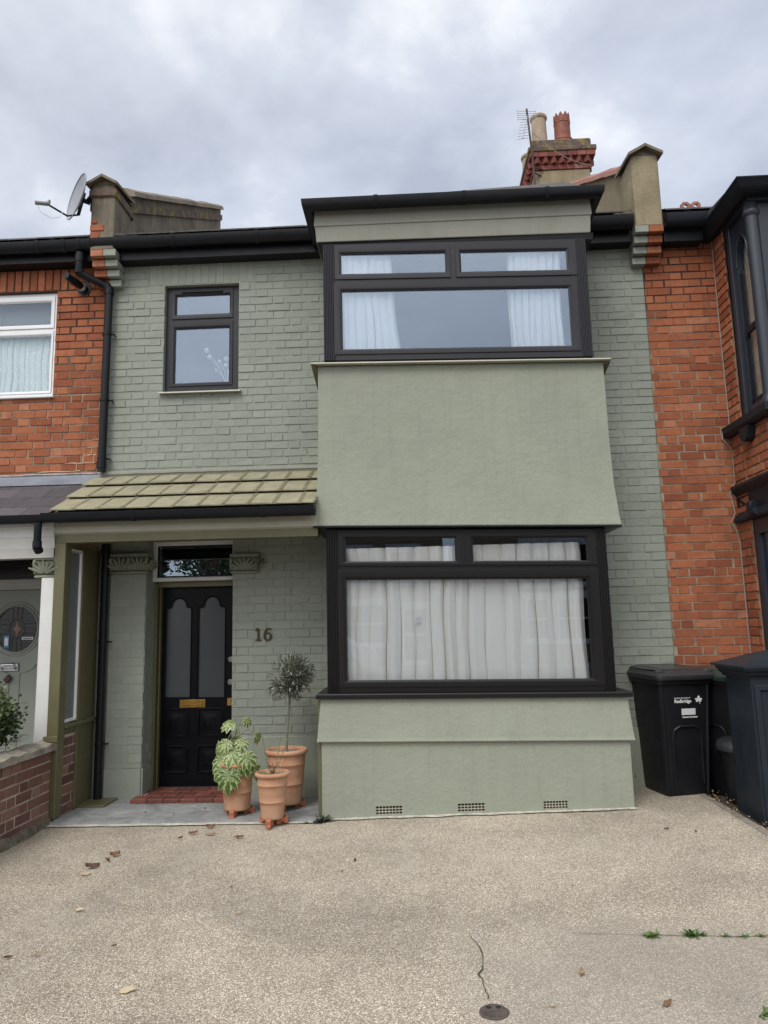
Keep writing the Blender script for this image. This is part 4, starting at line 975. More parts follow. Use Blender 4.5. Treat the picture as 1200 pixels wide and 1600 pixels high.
ND.tube([(-3.90, .398, .3), (-3.90, .398, 1.135), (-4.0, .398, 1.17), (-4.08, .398, 1.24)], .006, 6)
nd = ND.build('door', 'neighbour_door', NL, 'pale green door with an oval leaded window', smooth=True)
g = MB(); g.plate(ell, [], .415, .425); g.build('oval_pane', 'dark_textured_glass', nd)
g = MB()
for s in (-.045, 0, .045):
    k = orz*sqrt(1-(s/orx)**2)*.99; sg = [(-k, -.09 if s else -.115), (.09 if s else .115, k)]
    for a, b in sg: g.tube([(oc[0]+s, .413, oc[1]+a), (oc[0]+s, .413, oc[1]+b)], .0035, 5)
for s in (-.05, .05):
    k = orx*sqrt(1-(s/orz)**2)*.99
    for a, b in ((-k, -.075), (.075, k)): g.tube([(oc[0]+a, .413, oc[1]+s), (oc[0]+b, .413, oc[1]+s)], .0035, 5)
g.tube([(oc[0]+.075*cos(2*pi*i/24), .413, oc[1]+.095*sin(2*pi*i/24)) for i in range(25)], .0035, 5, cap=False)
sp = [(0,.095),(.02,.025),(.06,0),(.02,-.025),(0,-.095),(-.02,-.025),(-.06,0),(-.02,.025),(0,.095)]
g.tube([(oc[0]+a, .413, oc[1]+b) for a, b in sp], .003, 5, cap=False); g.build('came', 'lead_came', nd)
g = MB(); g.plate([(oc[0]+a*.9, oc[1]+b*.9) for a, b in sp[:-1]], [], .411, .414); g.build('star', 'amber_glass', nd)
g = MB(); g.box(-3.975, -3.925, .408, .411, 1.375, 1.495); g.build('sticker', 'blue_sticker', nd)
g = MB(); g.box(-3.968, -3.932, .4055, .408, 1.40, 1.475); g.build('sticker', 'print_white', nd)
g = MB(); g.box(-3.80, -3.69, .408, .411, 1.452, 1.478); g.build('sticker', 'print_white', nd)
g = MB(); g.box(-3.79, -3.70, .4065, .4079, 1.459, 1.470); g.build('print', 'print_grey', nd)
g = MB(); g.box(-3.99, -3.805, .385, .40, 1.155, 1.235, bev=.01); g.box(-3.95, -3.845, .375, .387, 1.18, 1.21, bev=.005); g.tube([(-3.96,.38,1.172),(-3.965,.372,1.195),(-3.94,.368,1.222),(-3.855,.368,1.222),(-3.83,.372,1.195),(-3.835,.38,1.172)], .006, 7); g.build('letter_plate', 'chrome', nd, smooth=True)
g = MB(); g.tube([(-3.90,.40,1.09),(-3.90,.385,1.09)], .035, 6); kn = MB(); dd = .036
kn.plate([(-3.90-dd,1.085),(-3.905,1.085-dd*1.1),(-3.90+dd,1.095),(-3.895,1.09+dd)], [], .36, .385); kn.build('knob', simple('maroon', (.05,.012,.014), .4), nd)
# porch left roof tiles (house 16) ---------------------------------------
def tile_roof():
    g = MB(); nrow = 3; y0, z0, y1, z1 = -.835, 2.455, .0, 2.925; wd = .205
    for k in range(nrow):
        t0, t1 = k/nrow, (k+1.12)/nrow; ya, yb3 = y0+(y1-y0)*t0, y0+(y1-y0)*min(t1, 1); za, zb = z0+(z1-z0)*t0, z0+(z1-z0)*min(t1, 1)
        x = -2.935 - .0; i = 0; off = [0, .02, -.015][k]
        x = -2.945
        while x < -.80:
            xe = min(x + wd, -.785); w_ = xe-x; j = U(-.004, .004); jz = U(-.002, .003); tl = U(-.003,.003)
            # cross-section: flat pan, then double roll at the right edge
            cs = [(0,.004), (.006,.010), (.84,.010), (.85,.000), (.875,.000), (.885,.015), (.925,.015), (.935,.000), (.96,.000), (.968,.016), (1.0,.016), (1.003,0)]
            vs = []
            for (yy, zq) in ((ya-.020+j, za+.031+jz), (yb3, zb+.004)):
                for a, h in cs: vs.append((x+a*w_, yy + tl*a, zq+h*1.1))
            m = len(cs); fs = [(q, q+1, m+q+1, m+q) for q in range(m-1)]
            base = len(vs); vs += [(x, ya-.016+j, za+.030), (xe, ya-.016+j, za+.030)]
            fs.append(tuple(range(m-1, -1, -1)) + (base, base+1))
            g.add(vs, fs); x += wd
    g.add([(-2.94,-.83,2.44),(-.79,-.83,2.44),(-.79,0,2.905),(-2.94,0,2.905)], [(0,1,2,3)])
    g.add([(-2.95,-.84,2.48),(-2.94,-.84,2.48),(-2.94,0,2.93),(-2.95,0,2.93),(-2.95,-.84,2.44),(-2.95,0,2.89)], [(0,1,2,3),(0,3,5,4)])
    o = g.build('porch_roof', 'olive_tile', H, 'low tiled porch roof painted olive green')
    g = MB(); g.tube([(-2.88 + 2.1*i/40, -.02, 2.955+.006*noise.noise((i*.7,5,0))) for i in range(41)], .022, 7); g.box(-2.90, -.78, -.03, .0, 2.93, 2.955); g.build('flashing', 'green_wood', o, smooth=True)
tile_roof()
gutter([(-3.0, -.80), (-.785, -.80)], 2.462, 'porch_gutter', 'black_plastic', H, .80, [(-2.25, -.80), (-1.2, -.80)], 'black gutter along the olive porch roof')
g = MB(); g.sweep([(-2.955, -.715), (-.785, -.715)], [(-.03, 2.40), (.02, 2.40), (.024, 2.36), (.024, 2.315), (.014, 2.312), (.004, 2.305), (-.01, 2.30), (-.03, 2.30)]); g.build('porch_fascia', 'fascia_green', H)
g = MB(); g.box(-2.95, -.785, -.712, -.60, 2.235, 2.305, bev=.003); g.build('porch_beam', 'olive_paint', H)
g = MB(); g.box(-2.952, -2.862, -.715, -.605, .075, 2.236, bev=.004); g.box(-2.975, -2.86, -.725, -.60, .655, .70, bev=.003); g.build('porch_post', 'olive_paint', H)
PS = MB(); PS.box(-2.945, -2.875, -.605, -.02, .70, .745, bev=.003); PS.box(-2.96, -2.845, -.605, -.04, .745, .775, bev=.005); PS.box(-2.94, -2.87, -.36, -.22, .07, 2.236, bev=.004); PS.box(-2.93, -2.878, -.22, -.02, .07, 2.236); PS.box(-2.925, -2.872, -.605, -.02, 2.18, 2.236); PS.box(-2.925, -2.855, -.385, -.365, .775, 2.2)
ps = PS.build('porch_screen', 'olive_paint', H, 'glazed olive timber side screen of the porch')
g = MB(); g.ring(-.68, -.385, .79, 2.20, [(0,-.03),(0,.012),(.014,.012),(.022,.0),(.022,-.03)], FX(-2.882, 1)); g.build('frame', 'white_upvc', ps)
g = MB(); g.box(-2.893, -2.886, -.665, -.395, .80, 2.19); g.build('pane', 'frosted_pale', ps)
g = MB(); g.box(-2.93, -2.885, -.605, -.36, .05, .69); bb = g.build('dwarf_wall', 'grey_mortar', ps)
g = MB(); bricks(g, -.60, -.36, .07, .68, [], FX(-2.885, 1), .004, .002, 1.0, (), .05); g.build('brick_face', 'brown_brick', ps)
pipe([(-2.795, -.09, 2.33), (-2.795, -.09, .08)], .034, 'porch_downpipe', H, joints=[((-2.795,-.09,2.28),(-2.795,-.09,2.20))], clips=[(-2.795,-.09,1.42), (-2.795,-.09,.545)], label='black downpipe inside the porch')
g = MB(); g.box(-2.87, -2.63, -.33, -.05, .068, .092, bev=.004); g.build('pipe_base', 'olive_paint', H)

# garden wall left ---------------------------------------------------------
GW = empty('garden_wall', (-2.98, -2.2, .05), 'low brown brick garden wall with rough concrete coping at left edge', 'wall')
g = MB(); g.box(-3.06, -2.90, -5.6, -.73, -.05, .60); g.build('core', 'grey_mortar', GW)
g = MB(); bricks(g, -5.6, -.735, .06, .60, [], FX(-2.90, 1), .0045, .002, 1.3, (), .07, joint=.012); bricks(g, -3.05, -2.91, .06, .6, [], FY(-5.6), .005); bricks(g, -5.6, -.735, .06, .60, [], FX(-3.06, -1), .006, .003, 1.3); g.build('brick_face', 'brown_brick', GW)
g = MB(); n = 110; m = 8; vs = []
for i in range(n+1):
    y = -5.62 + 4.93*i/n
    for k in range(m+1):
        a = k/m; x = -3.085 + .215*a; hh = .645 + .018*sin(pi*a) + .022*noise.noise((y*7, a*3, 0)) + .010*noise.noise((y*25, a*8, 3)); vs.append((x + .012*noise.noise((y*9, a, 7)), y, hh))
    vs.append((-2.868 + .016*noise.noise((y*11, 2, 0)), y, .598)); vs.append((-3.088, y, .598))
q = m+3; fs = [(i*q+k, i*q+(k+1) % q, (i+1)*q+(k+1) % q, (i+1)*q+k) for i in range(n) for k in range(q)]
g.add(vs, fs + [tuple(range(q)), tuple(n*q+k for k in range(q))[::-1]]); g.build('coping', simple('old_concrete', (.27,.245,.20), .95, .4, 10, .9, 60), GW, smooth=True)
g = MB(); n = 80; vs = []
for i in range(n+1):
    y = -5.6+4.85*i/n; hh = .05 + .03*noise.noise((y*6, 0, 0)); vs += [(-2.895, y, gz(-2.9)+.012+max(0,hh)), (-2.885+.01*noise.noise((y*9,1,0)), y, gz(-2.9)+.03+max(0,hh)*.6), (-2.855+.03*noise.noise((y*5,3,0)), y, gz(-2.9)-.004)]
g.add(vs, [(i*3+k, i*3+3+k, i*3+4+k, i*3+1+k) for i in range(n) for k in range(2)]); g.build('footing', simple('mossy_footing', (.12,.105,.075), .95, .5, 22, .9, 60), GW, smooth=True)

# ------------------------------------------------------------------ right neighbour
NR = empty('terraced_house', (3.6, 0, .05), 'red brick terraced house at right edge with navy timber bay', 'house', 'terraced houses in the row')
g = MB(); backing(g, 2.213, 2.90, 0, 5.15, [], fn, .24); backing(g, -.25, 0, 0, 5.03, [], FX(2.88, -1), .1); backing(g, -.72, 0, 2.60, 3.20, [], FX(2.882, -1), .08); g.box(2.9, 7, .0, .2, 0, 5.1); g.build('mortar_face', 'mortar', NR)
g = MB(); bricks(g, 2.217, 2.88, .05, 5.03, [], fn, .0045, .002, 1.2, (), .215, joint=.0085); bricks(g, -.24, -.004, .05, 5.02, [], FX(2.874, -1), .004, .004, 1.2, (), .12)
bricks(g, -.70, -.245, 2.66, 3.17, [], FX(2.876, -1), .005, .003, 1.2, (), .12); g.build('wall', 'red_brick', NR)
g = MB(); g.box(2.385, 2.74, -.14, 0, 4.96, 5.13); g.build('soffit_box', 'navy_dark', NR)
gutter([(2.385, -.14), (2.74, -.14)], 5.17, 'gutter', 'navy_dark', NR, 1.15)
g = MB(); g.sweep([(2.84, .02), (2.84, -.80), (7, -.80)], [(.0, 5.0), (.02, 4.985), (.06, 5.0), (.09, 5.03), (.105, 5.08), (.11, 5.085), (.11, 5.095), (-.1, 5.10), (-.1, 5.0)]); g.build('bay_gutter', 'navy_dark', NR, smooth=True, auto=30)
g = MB(); g.sweep([(2.87, -.0), (2.87, -.765), (7, -.765)], [(.0, 5.03), (.0, 4.965), (-.03, 4.965), (-.03, 5.03)]); g.build('bay_fascia', 'navy_timber', NR)
g = MB(); g.box(2.875, 7, -.76, .0, 4.975, 4.99); g.build('bay_soffit', 'navy_dark', NR)
g = MB(); g.add([(2.76,-.89,5.10),(7,-.89,5.10),(7,.1,5.30),(2.76,.1,5.22),(2.76,0.1,5.10)], [(0,1,2,3),(0,3,4)]); g.build('bay_roof', 'roof_slate', NR)
slope_roof(2.38, 7, NR, 'slate')
for i in range(2):
    g = MB(); xc = 4.30 + .155*i; oc2 = [(xc-.075, 7.60), (xc+.075, 7.60), (xc+.075, 7.80), (xc+.035, 7.84), (xc-.035, 7.84), (xc-.075, 7.80)]
    g.plate(oc2, [[(xc+.03*cos(2*pi*k/16), 7.775+.03*sin(2*pi*k/16)) for k in range(16)]], 4.05, 4.09); g.build('ridge_crest', 'pink_tile', NR)
# timber side with gothic light
def gothic(y0, y1, z0, zs, zt, n=8):
    c = (y0+y1)/2; pts = [(y0, z0), (y1, z0), (y1, zs)]
    for i in range(1, n): t = i/n; pts.append((y1 + (c-y1)*(t**1.6), zs + (zt-zs)*sin(t*pi/2)**.9))
    pts.append((c, zt))
    for i in range(n-1, 0, -1): t = i/n; pts.append((y0 + (c-y0)*(t**1.6), zs + (zt-zs)*sin(t*pi/2)**.9))
    pts.append((y0, zs)); return pts
FS = lambda x: (lambda u, v, n: (x + n, u, v))
op1 = gothic(-.600, -.365, 3.30, 4.55, 4.80)
g = MB(); g.plate([(-.70, 3.22), (-.245, 3.22), (-.245, 4.98), (-.70, 4.98)], [op1], .0, .05, FS(2.915)); g.box(2.89, 2.96, -.32, -.245, 3.22, 4.98, bev=.004)
g.plate([(2.966, 3.2), (7, 3.2), (7, 4.98), (2.966, 4.98)], [[(3.3, 3.35), (4.3, 3.35), (4.3, 4.75), (3.3, 4.75)], [(4.6, 3.35), (5.6, 3.35), (5.6, 4.75), (4.6, 4.75)]], -.72, -.69)
g.tube([(2.912, u, v) for u, v in op1[2:]], .012, 6)
sp1 = g.build('bay_frame', 'navy_timber', NR, 'navy timber bay frame with a pointed side window')
g = MB(); g.box(2.925, 2.955, -.60, -.365, 3.93, 3.99, bev=.004); g.box(2.93, 2.955, -.60, -.58, 3.3, 4.5); g.box(2.93, 2.955, -.385, -.365, 3.3, 4.5); g.box(2.93, 2.955, -.60, -.365, 3.30, 3.35); g.box(2.918, 2.93, -.40, -.375, 3.90, 3.93, bev=.004); g.build('sash', 'navy_dark', sp1)
g = MB(); g.box(2.936, 2.942, -.60, -.365, 3.3, 4.8); g.build('pane', 'glass_clear', sp1)
g = MB(); g.box(2.99, 3.0, -.64, -.33, 3.25, 4.85)
for i in range(7): g.box(2.984, 2.99, -.64+.045*i, -.64+.045*i+.038, 3.25, 4.85)
g.build('shutter', 'cream_board', sp1)
g = MB(); g.lathe([(.052, 3.22), (.052, 4.85)], (2.915, -.70, 0), 16); g.lathe([(.052, 4.84), (.066, 4.86), (.070, 4.885), (.060, 4.905), (.052, 4.98)], (2.915, -.70, 0), 16); g.lathe([(.075, 3.215), (.075, 3.25), (.06, 3.27), (.052, 3.29)], (2.915, -.70, 0), 16); g.build('column', 'navy_timber', NR, smooth=True)
g = MB(); g.sweep([(2.90, .02), (2.90, -.74), (7, -.74)], [(-.06, 3.215), (.08, 3.20), (.105, 3.19), (.105, 3.13), (.08, 3.105), (.04, 3.10), (-.06, 3.10)]); g.build('sill', 'navy_dark', NR)
g = MB(); g.plate([(-.50, 3.10), (-.34, 3.10), (-.345, 3.03), (-.37, 2.985), (-.42, 2.97), (-.47, 2.995), (-.49, 3.05)], [], -.085, -.015, FS(2.885)); g.build('bracket', 'navy_dark', NR)
g = MB(); g.sweep([(2.89, .01), (2.89, -.73), (7, -.73)], [(-.05, 2.66), (.065, 2.655), (.07, 2.63), (.05, 2.60), (.035, 2.585), (.02, 2.565), (.02, 2.42), (.03, 2.40), (.045, 2.385), (.06, 2.35), (.055, 2.33), (-.05, 2.33)]); g.build('cornice', 'navy_dark', NR)
g = MB(); g.box(2.80, 2.88, -.40, -.32, 2.38, 2.47, bev=.01); g.tube([(2.83, -.44, 2.38), (2.83, -.36, 2.36)], .03, 8); g.build('bracket', 'navy_dark', NR, smooth=True)
op2 = [(-.62, 1.0), (-.33, 1.0), (-.33, 2.2), (-.62, 2.2)]
g = MB(); g.plate([(-.72, .08), (-.242, .08), (-.242, 2.34), (-.72, 2.34)], [op2], .0, .05, FS(2.885)); g.plate([(2.96, .1), (7, .1), (7, 2.34), (2.96, 2.34)], [[(3.3, .85), (4.3, .85), (4.3, 2.2), (3.3, 2.2)], [(4.6, .85), (5.6, .85), (5.6, 2.2), (4.6, 2.2)]], -.72, -.69); lf = g.build('bay_frame', 'navy_timber', NR)
g = MB(); g.box(2.91, 2.915, -.62, -.33, 1.0, 2.2); g.build('pane', 'glass', lf)
g = MB(); g.box(2.98, 3.0, -.66, -.28, .9, 2.3); g.build('shutter', 'cream_board', lf)
g = MB(); pts = [(2.868 + .004*noise.noise((z*1.1, 0, 0)), -.010, z) for z in [5.0 - .1*i for i in range(18)]]
pts += [(2.866, -.012, 3.22), (2.80, -.015, 3.18), (2.79, -.02, 3.10), (2.868, -.012, 3.0), (2.87, -.01, 2.7), (2.81, -.02, 2.60), (2.84, -.02, 2.42), (2.80, -.02, 2.34), (2.84, -.015, 2.26), (2.862, -.01, 2.15)] + [(2.862 + .006*noise.noise((z, 4, 0)), -.010, z) for z in [2.0 - .15*i for i in range(12)]]
g.tube(pts, .0055, 6); g.build('cable', 'cable_grey', NR, smooth=True)

for (xa, za, zb_, pr_) in ((3.3, 3.35, 4.75, sp1), (4.6, 3.35, 4.75, sp1), (3.3, .85, 2.2, lf), (4.6, .85, 2.2, lf)):
    g = MB(); g.ring(xa, xa+1, za, zb_, [(0, -.65), (0, -.70), (.05, -.70), (.055, -.69), (.055, -.65)]); g.box(xa+.04, xa+.96, -.695, -.66, (za+zb_)/2-.025, (za+zb_)/2+.025); g.build('sash', 'navy_dark', pr_)
    g = MB(); g.box(xa+.03, xa+.97, -.675, -.67, za+.03, zb_-.03); g.build('pane', 'glass', pr_)
    g = MB(); g.box(xa-.05, xa+1.05, -.50, -.48, za-.1, zb_+.1); g.build('blind', 'cream_board', pr_)
g = MB(); bricks(g, 2.89, 7, 2.66, 3.17, [], FY(-.73), .005, .003, 1.2, (), .12); g.build('wall', 'red_brick', NR)
g = MB(); g.box(2.90, 7, -.73, -.66, 2.6, 3.2); g.build('mortar_face', 'mortar', NR)
# gate pier ------------------------------------------------------------------
GP_ = empty('gate_pier', (2.56, -.92, .05), 'dark blue grey gate pier with pyramid cap at the right edge', 'gate pier')
g = MB(); px0, px1, py0, py1 = 2.345, 2.82, -1.15, -.68
vs = []
for z, o in ((.02, .0), (1.09, -.0)): vs += [(px0+o, py0, z), (px1, py0, z), (px1, py1, z), (px0+o+.02, py1, z)]
g.add(vs, [(0,1,5,4),(1,2,6,5),(2,3,7,6),(3,0,4,7),(4,5,6,7)])
g.ring(px0+.02, px1-.02, .12, 1.03, [(0, py0-.002), (0, py0-.014), (.006, py0-.016), (.035, py0-.016), (.045, py0-.003)])
g.build('shaft', 'pier_paint', GP_)
g = MB(); g.sweep([(px0, py1), (px0, py0), (px1, py0), (px1, py1), (px0, py1)], [(-.05, 1.07), (.004, 1.07), (.008, 1.085), (.03, 1.10), (.035, 1.115), (.055, 1.13), (.06, 1.150), (-.05, 1.150)], caps=False)
c = ((px0+px1)/2, (py0+py1)/2); g.add([(px0-.065, py0-.065, 1.148), (px1+.065, py0-.065, 1.148), (px1+.065, py1+.065, 1.148), (px0-.065, py1+.065, 1.148), (px0-.065, py0-.065, 1.162), (px1+.065, py0-.065, 1.162), (px1+.065, py1+.065, 1.162), (px0-.065, py1+.065, 1.162), (c[0], c[1], 1.265)], [(3,2,1,0),(0,1,5,4),(1,2,6,5),(2,3,7,6),(3,0,4,7),(4,5,8),(5,6,8),(6,7,8),(7,4,8)])
g.build('cap', 'pier_paint', GP_)
g = MB(); g.tube([(2.50, py0-.016, .96), (2.50, py0-.05, .955)], .022, 8); g.box(2.485, 2.56, py0-.035, py0-.016, .935, .975, bev=.006); g.tube([(2.50, py0-.045, .96), (2.56, py0-.05, .93)], .010, 7); g.build('hinge', 'navy_dark', GP_, smooth=True)

# ------------------------------------------------------------------ wheelie bins
def rrect(w, d, r, n=5, cy=0.0):
    pts = []
    for (sx, sy, a0) in ((1,1,0), (-1,1,90), (-1,-1,180), (1,-1,270)):
        for i in range(n+1):
            a = radians(a0 + 90*i/n); pts.append((sx*(w/2-r) + r*cos(a), cy + sy*(d/2-r) + r*sin(a)))
    return pts
def wheelie(name, label, bodymat, lidmat, printed=True):
    root = empty(name, (0,0,0), label, 'bin')
    g = MB(); secs = [(0.0, .335, .44, .04, 0.0), (.03, .36, .47, .05, 0.0), (.30, .385, .50, .05, -.004), (.60, .415, .545, .05, -.01), (.88, .445, .585, .05, -.016), (.93, .45, .59, .05, -.018)]
    vs = []; m = None
    for z, w_, d_, r_, cy in secs: p = rrect(w_, d_, r_, 5, cy); m = len(p); vs += [(x, y, z) for x, y in p]
    fs = [(i*m+k, i*m+(k+1) % m, (i+1)*m+(k+1) % m, (i+1)*m+k) for i in range(len(secs)-1) for k in range(m)] + [tuple(range(m))[::-1]]
    g.add(vs, fs); fy = lambda z: -(.235 + (.311-.235)*z/.9) - .001    # front face line
    # raised arched reinforcement around the lower front
    ar = [(-.105, .03), (-.115, .48), (-.10, .53), (-.06, .555), (.07, .555), (.105, .53), (.118, .48), (.13, .03)]
    pts = []
    for (a, b), (c_, d_) in zip(ar, ar[1:]):
        for i in range(6): t = i/6; pts.append((a+(c_-a)*t, fy(b+(d_-b)*t)+.001, b+(d_-b)*t))
    g.tube(pts, .010, 7)
    for s in (-1, 1): g.tube([(s*(.16+.03*z/.9), fy(z)+.010, z) for z in (.02, .3, .6, .9)], .013, 7)
    bd = g.build('body', bodymat, root, smooth=True)
    g = MB(); vs = []
    for z, w_, d_ in ((.885, .452, .592), (.89, .485, .625), (.925, .492, .632), (.93, .46, .60)):
        p = rrect(w_, d_, .05, 5, -.018); vs += [(x, y, z) for x, y in p]
    g.add(vs, [(i*m+k, i*m+(k+1) % m, (i+1)*m+(k+1) % m, (i+1)*m+k) for i in range(3) for k in range(m)]); g.build('rim', bodymat, root, smooth=True)
    g = MB(); vs = []          # lid
    for z, w_, d_, cy in ((.925, .50, .665, -.025), (.945, .515, .68, -.028), (.962, .515, .68, -.028), (.972, .495, .66, -.028), (.985, .47, .62, -.02), (1.0, .44, .58, -.01)):
        p = rrect(w_, d_, .05, 5, cy); vs += [(x, y, z + (.02 if z > .98 else .006)*(y+.3)/.6) for x, y in p]
    fs = [(i*m+k, i*m+(k+1) % m, (i+1)*m+(k+1) % m, (i+1)*m+k) for i in range(5) for k in range(m)] + [tuple(5*m+k for k in range(m))]
    g.add(vs, fs)
    g.box(-.235, -.165, -.33, -.27, .965, 1.006, bev=.012); g.box(.165, .235, -.33, -.27, .965, 1.006, bev=.012)
    g.add([(-.165,-.275,1.008),(.165,-.275,1.008),(.155,.24,1.03),(-.155,.24,1.03),(-.165,-.275,.994),(.165,-.275,.994),(.155,.24,1.01),(-.155,.24,1.01)], [(0,1,2,3),(0,4,5,1),(1,5,6,2),(3,2,6,7),(0,3,7,4)])
    g.box(-.17, .17, -.33, -.315, .965, .985, bev=.004)
    g.add([(-.235,-.10,1.004),(-.165,-.10,1.012),(-.165,.22,1.03),(-.235,.22,1.008),(-.235,-.27,1.006),(-.165,-.27,1.006)], [(0,1,2,3),(4,5,1,0)])
    g.tube([(-.155,-.277,1.004),(0,-.292,1.0),(.155,-.277,1.004)], .007, 6)
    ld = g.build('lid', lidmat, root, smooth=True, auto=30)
    g = MB(); g.tube([(-.24, .325, .955), (.24, .325, .955)], .014, 10)
    for x in (-.2, -.07, .07, .2): g.box(x-.014, x+.014, .27, .33, .935, .972, bev=.006)
    g.build('handle', bodymat, root, smooth=True)
    for s in (-1, 1):
        g = MB(); g.tube([(s*.215, .25, .10), (s*.255, .25, .10)], .10, 24); wh = g.build('wheel', 'rubber', root, smooth=True)
        g = MB(); g.tube([(s*.25, .25, .10), (s*.262, .25, .10)], .05, 16); g.build('hub', bodymat, wh, smooth=True)
    g = MB(); g.tube([(-.22, .25, .10), (.22, .25, .10)], .012, 8); g.box(-.17, .17, .19, .27, .05, .30, bev=.02); g.build('axle', bodymat, root, smooth=True)
    if printed:
        F = lambda x0, z0: (lambda u, v: (x0+u, fy(z0+v)-.003, z0+v))
        t = text_mesh('Redbridge', .037, F(-.098, .742), bold=.0011, spacing=.93); t.build('lettering', 'print_white', bd, fix=False)
        t = text_mesh('London Borough of', .0165, F(-.098, .774), bold=.0003); t.build('lettering', 'print_white', bd, fix=False)
        t = text_mesh('House Number', .020, F(-.035, .622), bold=.0008); t.build('lettering', 'print_white', bd, fix=False)
        g = MB(); cx_, cz_ = .105, .757        # five-leaf emblem
        for an, l in ((90, .040), (25, .034), (155, .034), (-25, .026), (205, .026)):
            a = radians(an); dx, dz = cos(a), sin(a); nx_, nz_ = -dz, dx
            P_ = [(0, 0), (.45*l, .27*l), (.75*l, .22*l), (l, 0), (.75*l, -.22*l), (.45*l, -.27*l)]
            g.add([(cx_+dx*u+nx_*v, fy(cz_+dz*u+nz_*v)-.003, cz_+dz*u+nz_*v) for u, v in P_], [(0,1,2,3,4,5)])
        g.add([(cx_-.0015, fy(cz_)-.003, cz_), (cx_+.0015, fy(cz_)-.003, cz_), (cx_+.012, fy(cz_-.03)-.003, cz_-.03), (cx_+.008, fy(cz_-.03)-.003, cz_-.03)], [(0,1,2,3)])
        g.build('emblem', 'print_white', bd, fix=False)
        g = MB(); g.add([(-.04, fy(.645)-.003, .645), (.075, fy(.645)-.003, .645), (.075, fy(.695)-.003, .695), (-.04, fy(.695)-.003, .695)], [(0,1,2,3)]); g.build('number_label', 'white_sticker', bd, fix=False)
    return root
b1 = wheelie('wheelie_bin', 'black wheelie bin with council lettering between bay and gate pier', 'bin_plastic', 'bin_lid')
b1.location = (2.085, -.12, .098); b1.rotation_euler = (0, 0, radians(10)); b1.scale = (1.03, 1.0, 1.0)
b2 = wheelie('wheelie_bin', 'dark green wheelie bin half hidden behind the grey gate pier', 'bin_plastic', 'green_bin', False)
b2.location = (2.62, -.13, .09); b2.rotation_euler = (0, radians(3), radians(-62))
for b_ in (b1, b2): b_['group'] = 'wheelie bins by the wall'
CB = empty('food_caddy', (2.44, -.52, .09), 'small round lidded black bin behind the gate pier', 'bin')
g = MB(); g.lathe([(.001, .09), (.14, .09), (.17, .46), (.18, .49)], (2.53, -.45, 0), 24); g.build('body', 'bin_plastic', CB, smooth=True)
g = MB(); g.lathe([(.190, .475), (.195, .49), (.192, .515), (.17, .545), (.12, .57), (.05, .58), (.001, .582)], (2.53, -.45, 0), 28); g.build('lid', 'bin_lid', CB, smooth=True)

# ------------------------------------------------------------------ satellite dish
SD = empty('satellite_dish', (-3.0, -.1, 5.6), 'grey oval satellite dish on bracket above the left gutter', 'satellite dish')
ctr = Vector((-3.14, -.24, 5.63)); nrm = Vector((-.70, -.70, .16)).normalized(); upv = Vector((.10, -.12, 1)); upv = (upv - nrm*upv.dot(nrm)).normalized(); sdv = upv.cross(nrm)
g = MB(); vs = [ctr - nrm*.05]; fs = []; n = 36; rings = 7
for r_ in range(1, rings+1):
    t = r_/rings
    for k in range(n): a = 2*pi*k/n; vs.append(ctr + sdv*(.205*t*cos(a)) + upv*(.235*t*sin(a)) + nrm*(-.05+.05*t*t))
fs += [(0, 1+k, 1+(k+1) % n) for k in range(n)] + [(1+r_*n+k, 1+r_*n+(k+1) % n, 1+(r_+1)*n+(k+1) % n, 1+(r_+1)*n+k) for r_ in range(rings-1) for k in range(n)]
g.add(vs, fs); g.tube([ctr + sdv*(.205*cos(2*pi*k/n)) + upv*(.235*sin(2*pi*k/n)) for k in range(n+1)], .006, 6, cap=False); g.build('reflector', 'dish_grey', SD, smooth=True, fix=False)
bk = ctr - nrm*.06
g = MB(); g.tube([bk, bk - nrm*.05, Vector((-3.02, -.17, 5.70)), Vector((-2.99, -.16, 5.56))], [.03, .03, .014, .016], 8); g.tube([bk + upv*.07 , bk - upv*.16], .016, 6); g.box(-3.02, -2.998, -.20, -.12, 5.50, 5.62); g.build('bracket', 'navy_dark', SD, smooth=True)
tip = Vector((-3.335, -.50, 5.42)); g = MB(); g.tube([bk - upv*.16, ctr - upv*.22 + nrm*.03, tip + Vector((.05, .03, -.01))], .009, 8); g.build('arm', 'navy_dark', SD, smooth=True)
g = MB(); g.tube([tip + Vector((.055,.03,.035)), tip + Vector((.05,.03,0)), tip + Vector((-.0,0,-.01)), tip - Vector((.045,.03,.02))], [.013,.022,.018,.019], 10); g.build('receiver', simple('lnb', (.20,.205,.21), .5), SD, smooth=True)
g = MB(); g.tube([tip - Vector((.03,.02,.03)), tip + Vector((-.0,0,-.10)), tip + Vector((.07,.05,-.13)), tip + Vector((.13,.09,-.10)), tip + Vector((.15,.11,-.03))], .0035, 6); g.build('cable', 'print_white', SD, smooth=True)

# ------------------------------------------------------------------ curtains in house 16
yc = -.590
curtain('curtain', -.60, .33, .92, 2.135, yc, 8, .046, 'curtain', 'left white curtain of the pair drawn across the lower bay window', seed=11, group='white curtains in the bays')
curtain('curtain', .30, 1.34, .92, 2.14, yc+.012, 8, .046, 'curtain', 'right white curtain of the pair drawn across the lower bay window', seed=23, group='white curtains in the bays')
curtain('curtain', -.66, -.16, 3.60, 4.86, -.60, 8, .030, 'curtain_up', 'white gathered curtain at the left of the upper bay window', seed=31, group='white curtains in the bays', lean=.10)
curtain('curtain', .86, 1.31, 3.60, 4.86, -.60, 8, .030, 'curtain_up', 'white gathered curtain at the right of the upper bay window', seed=43, group='white curtains in the bays')
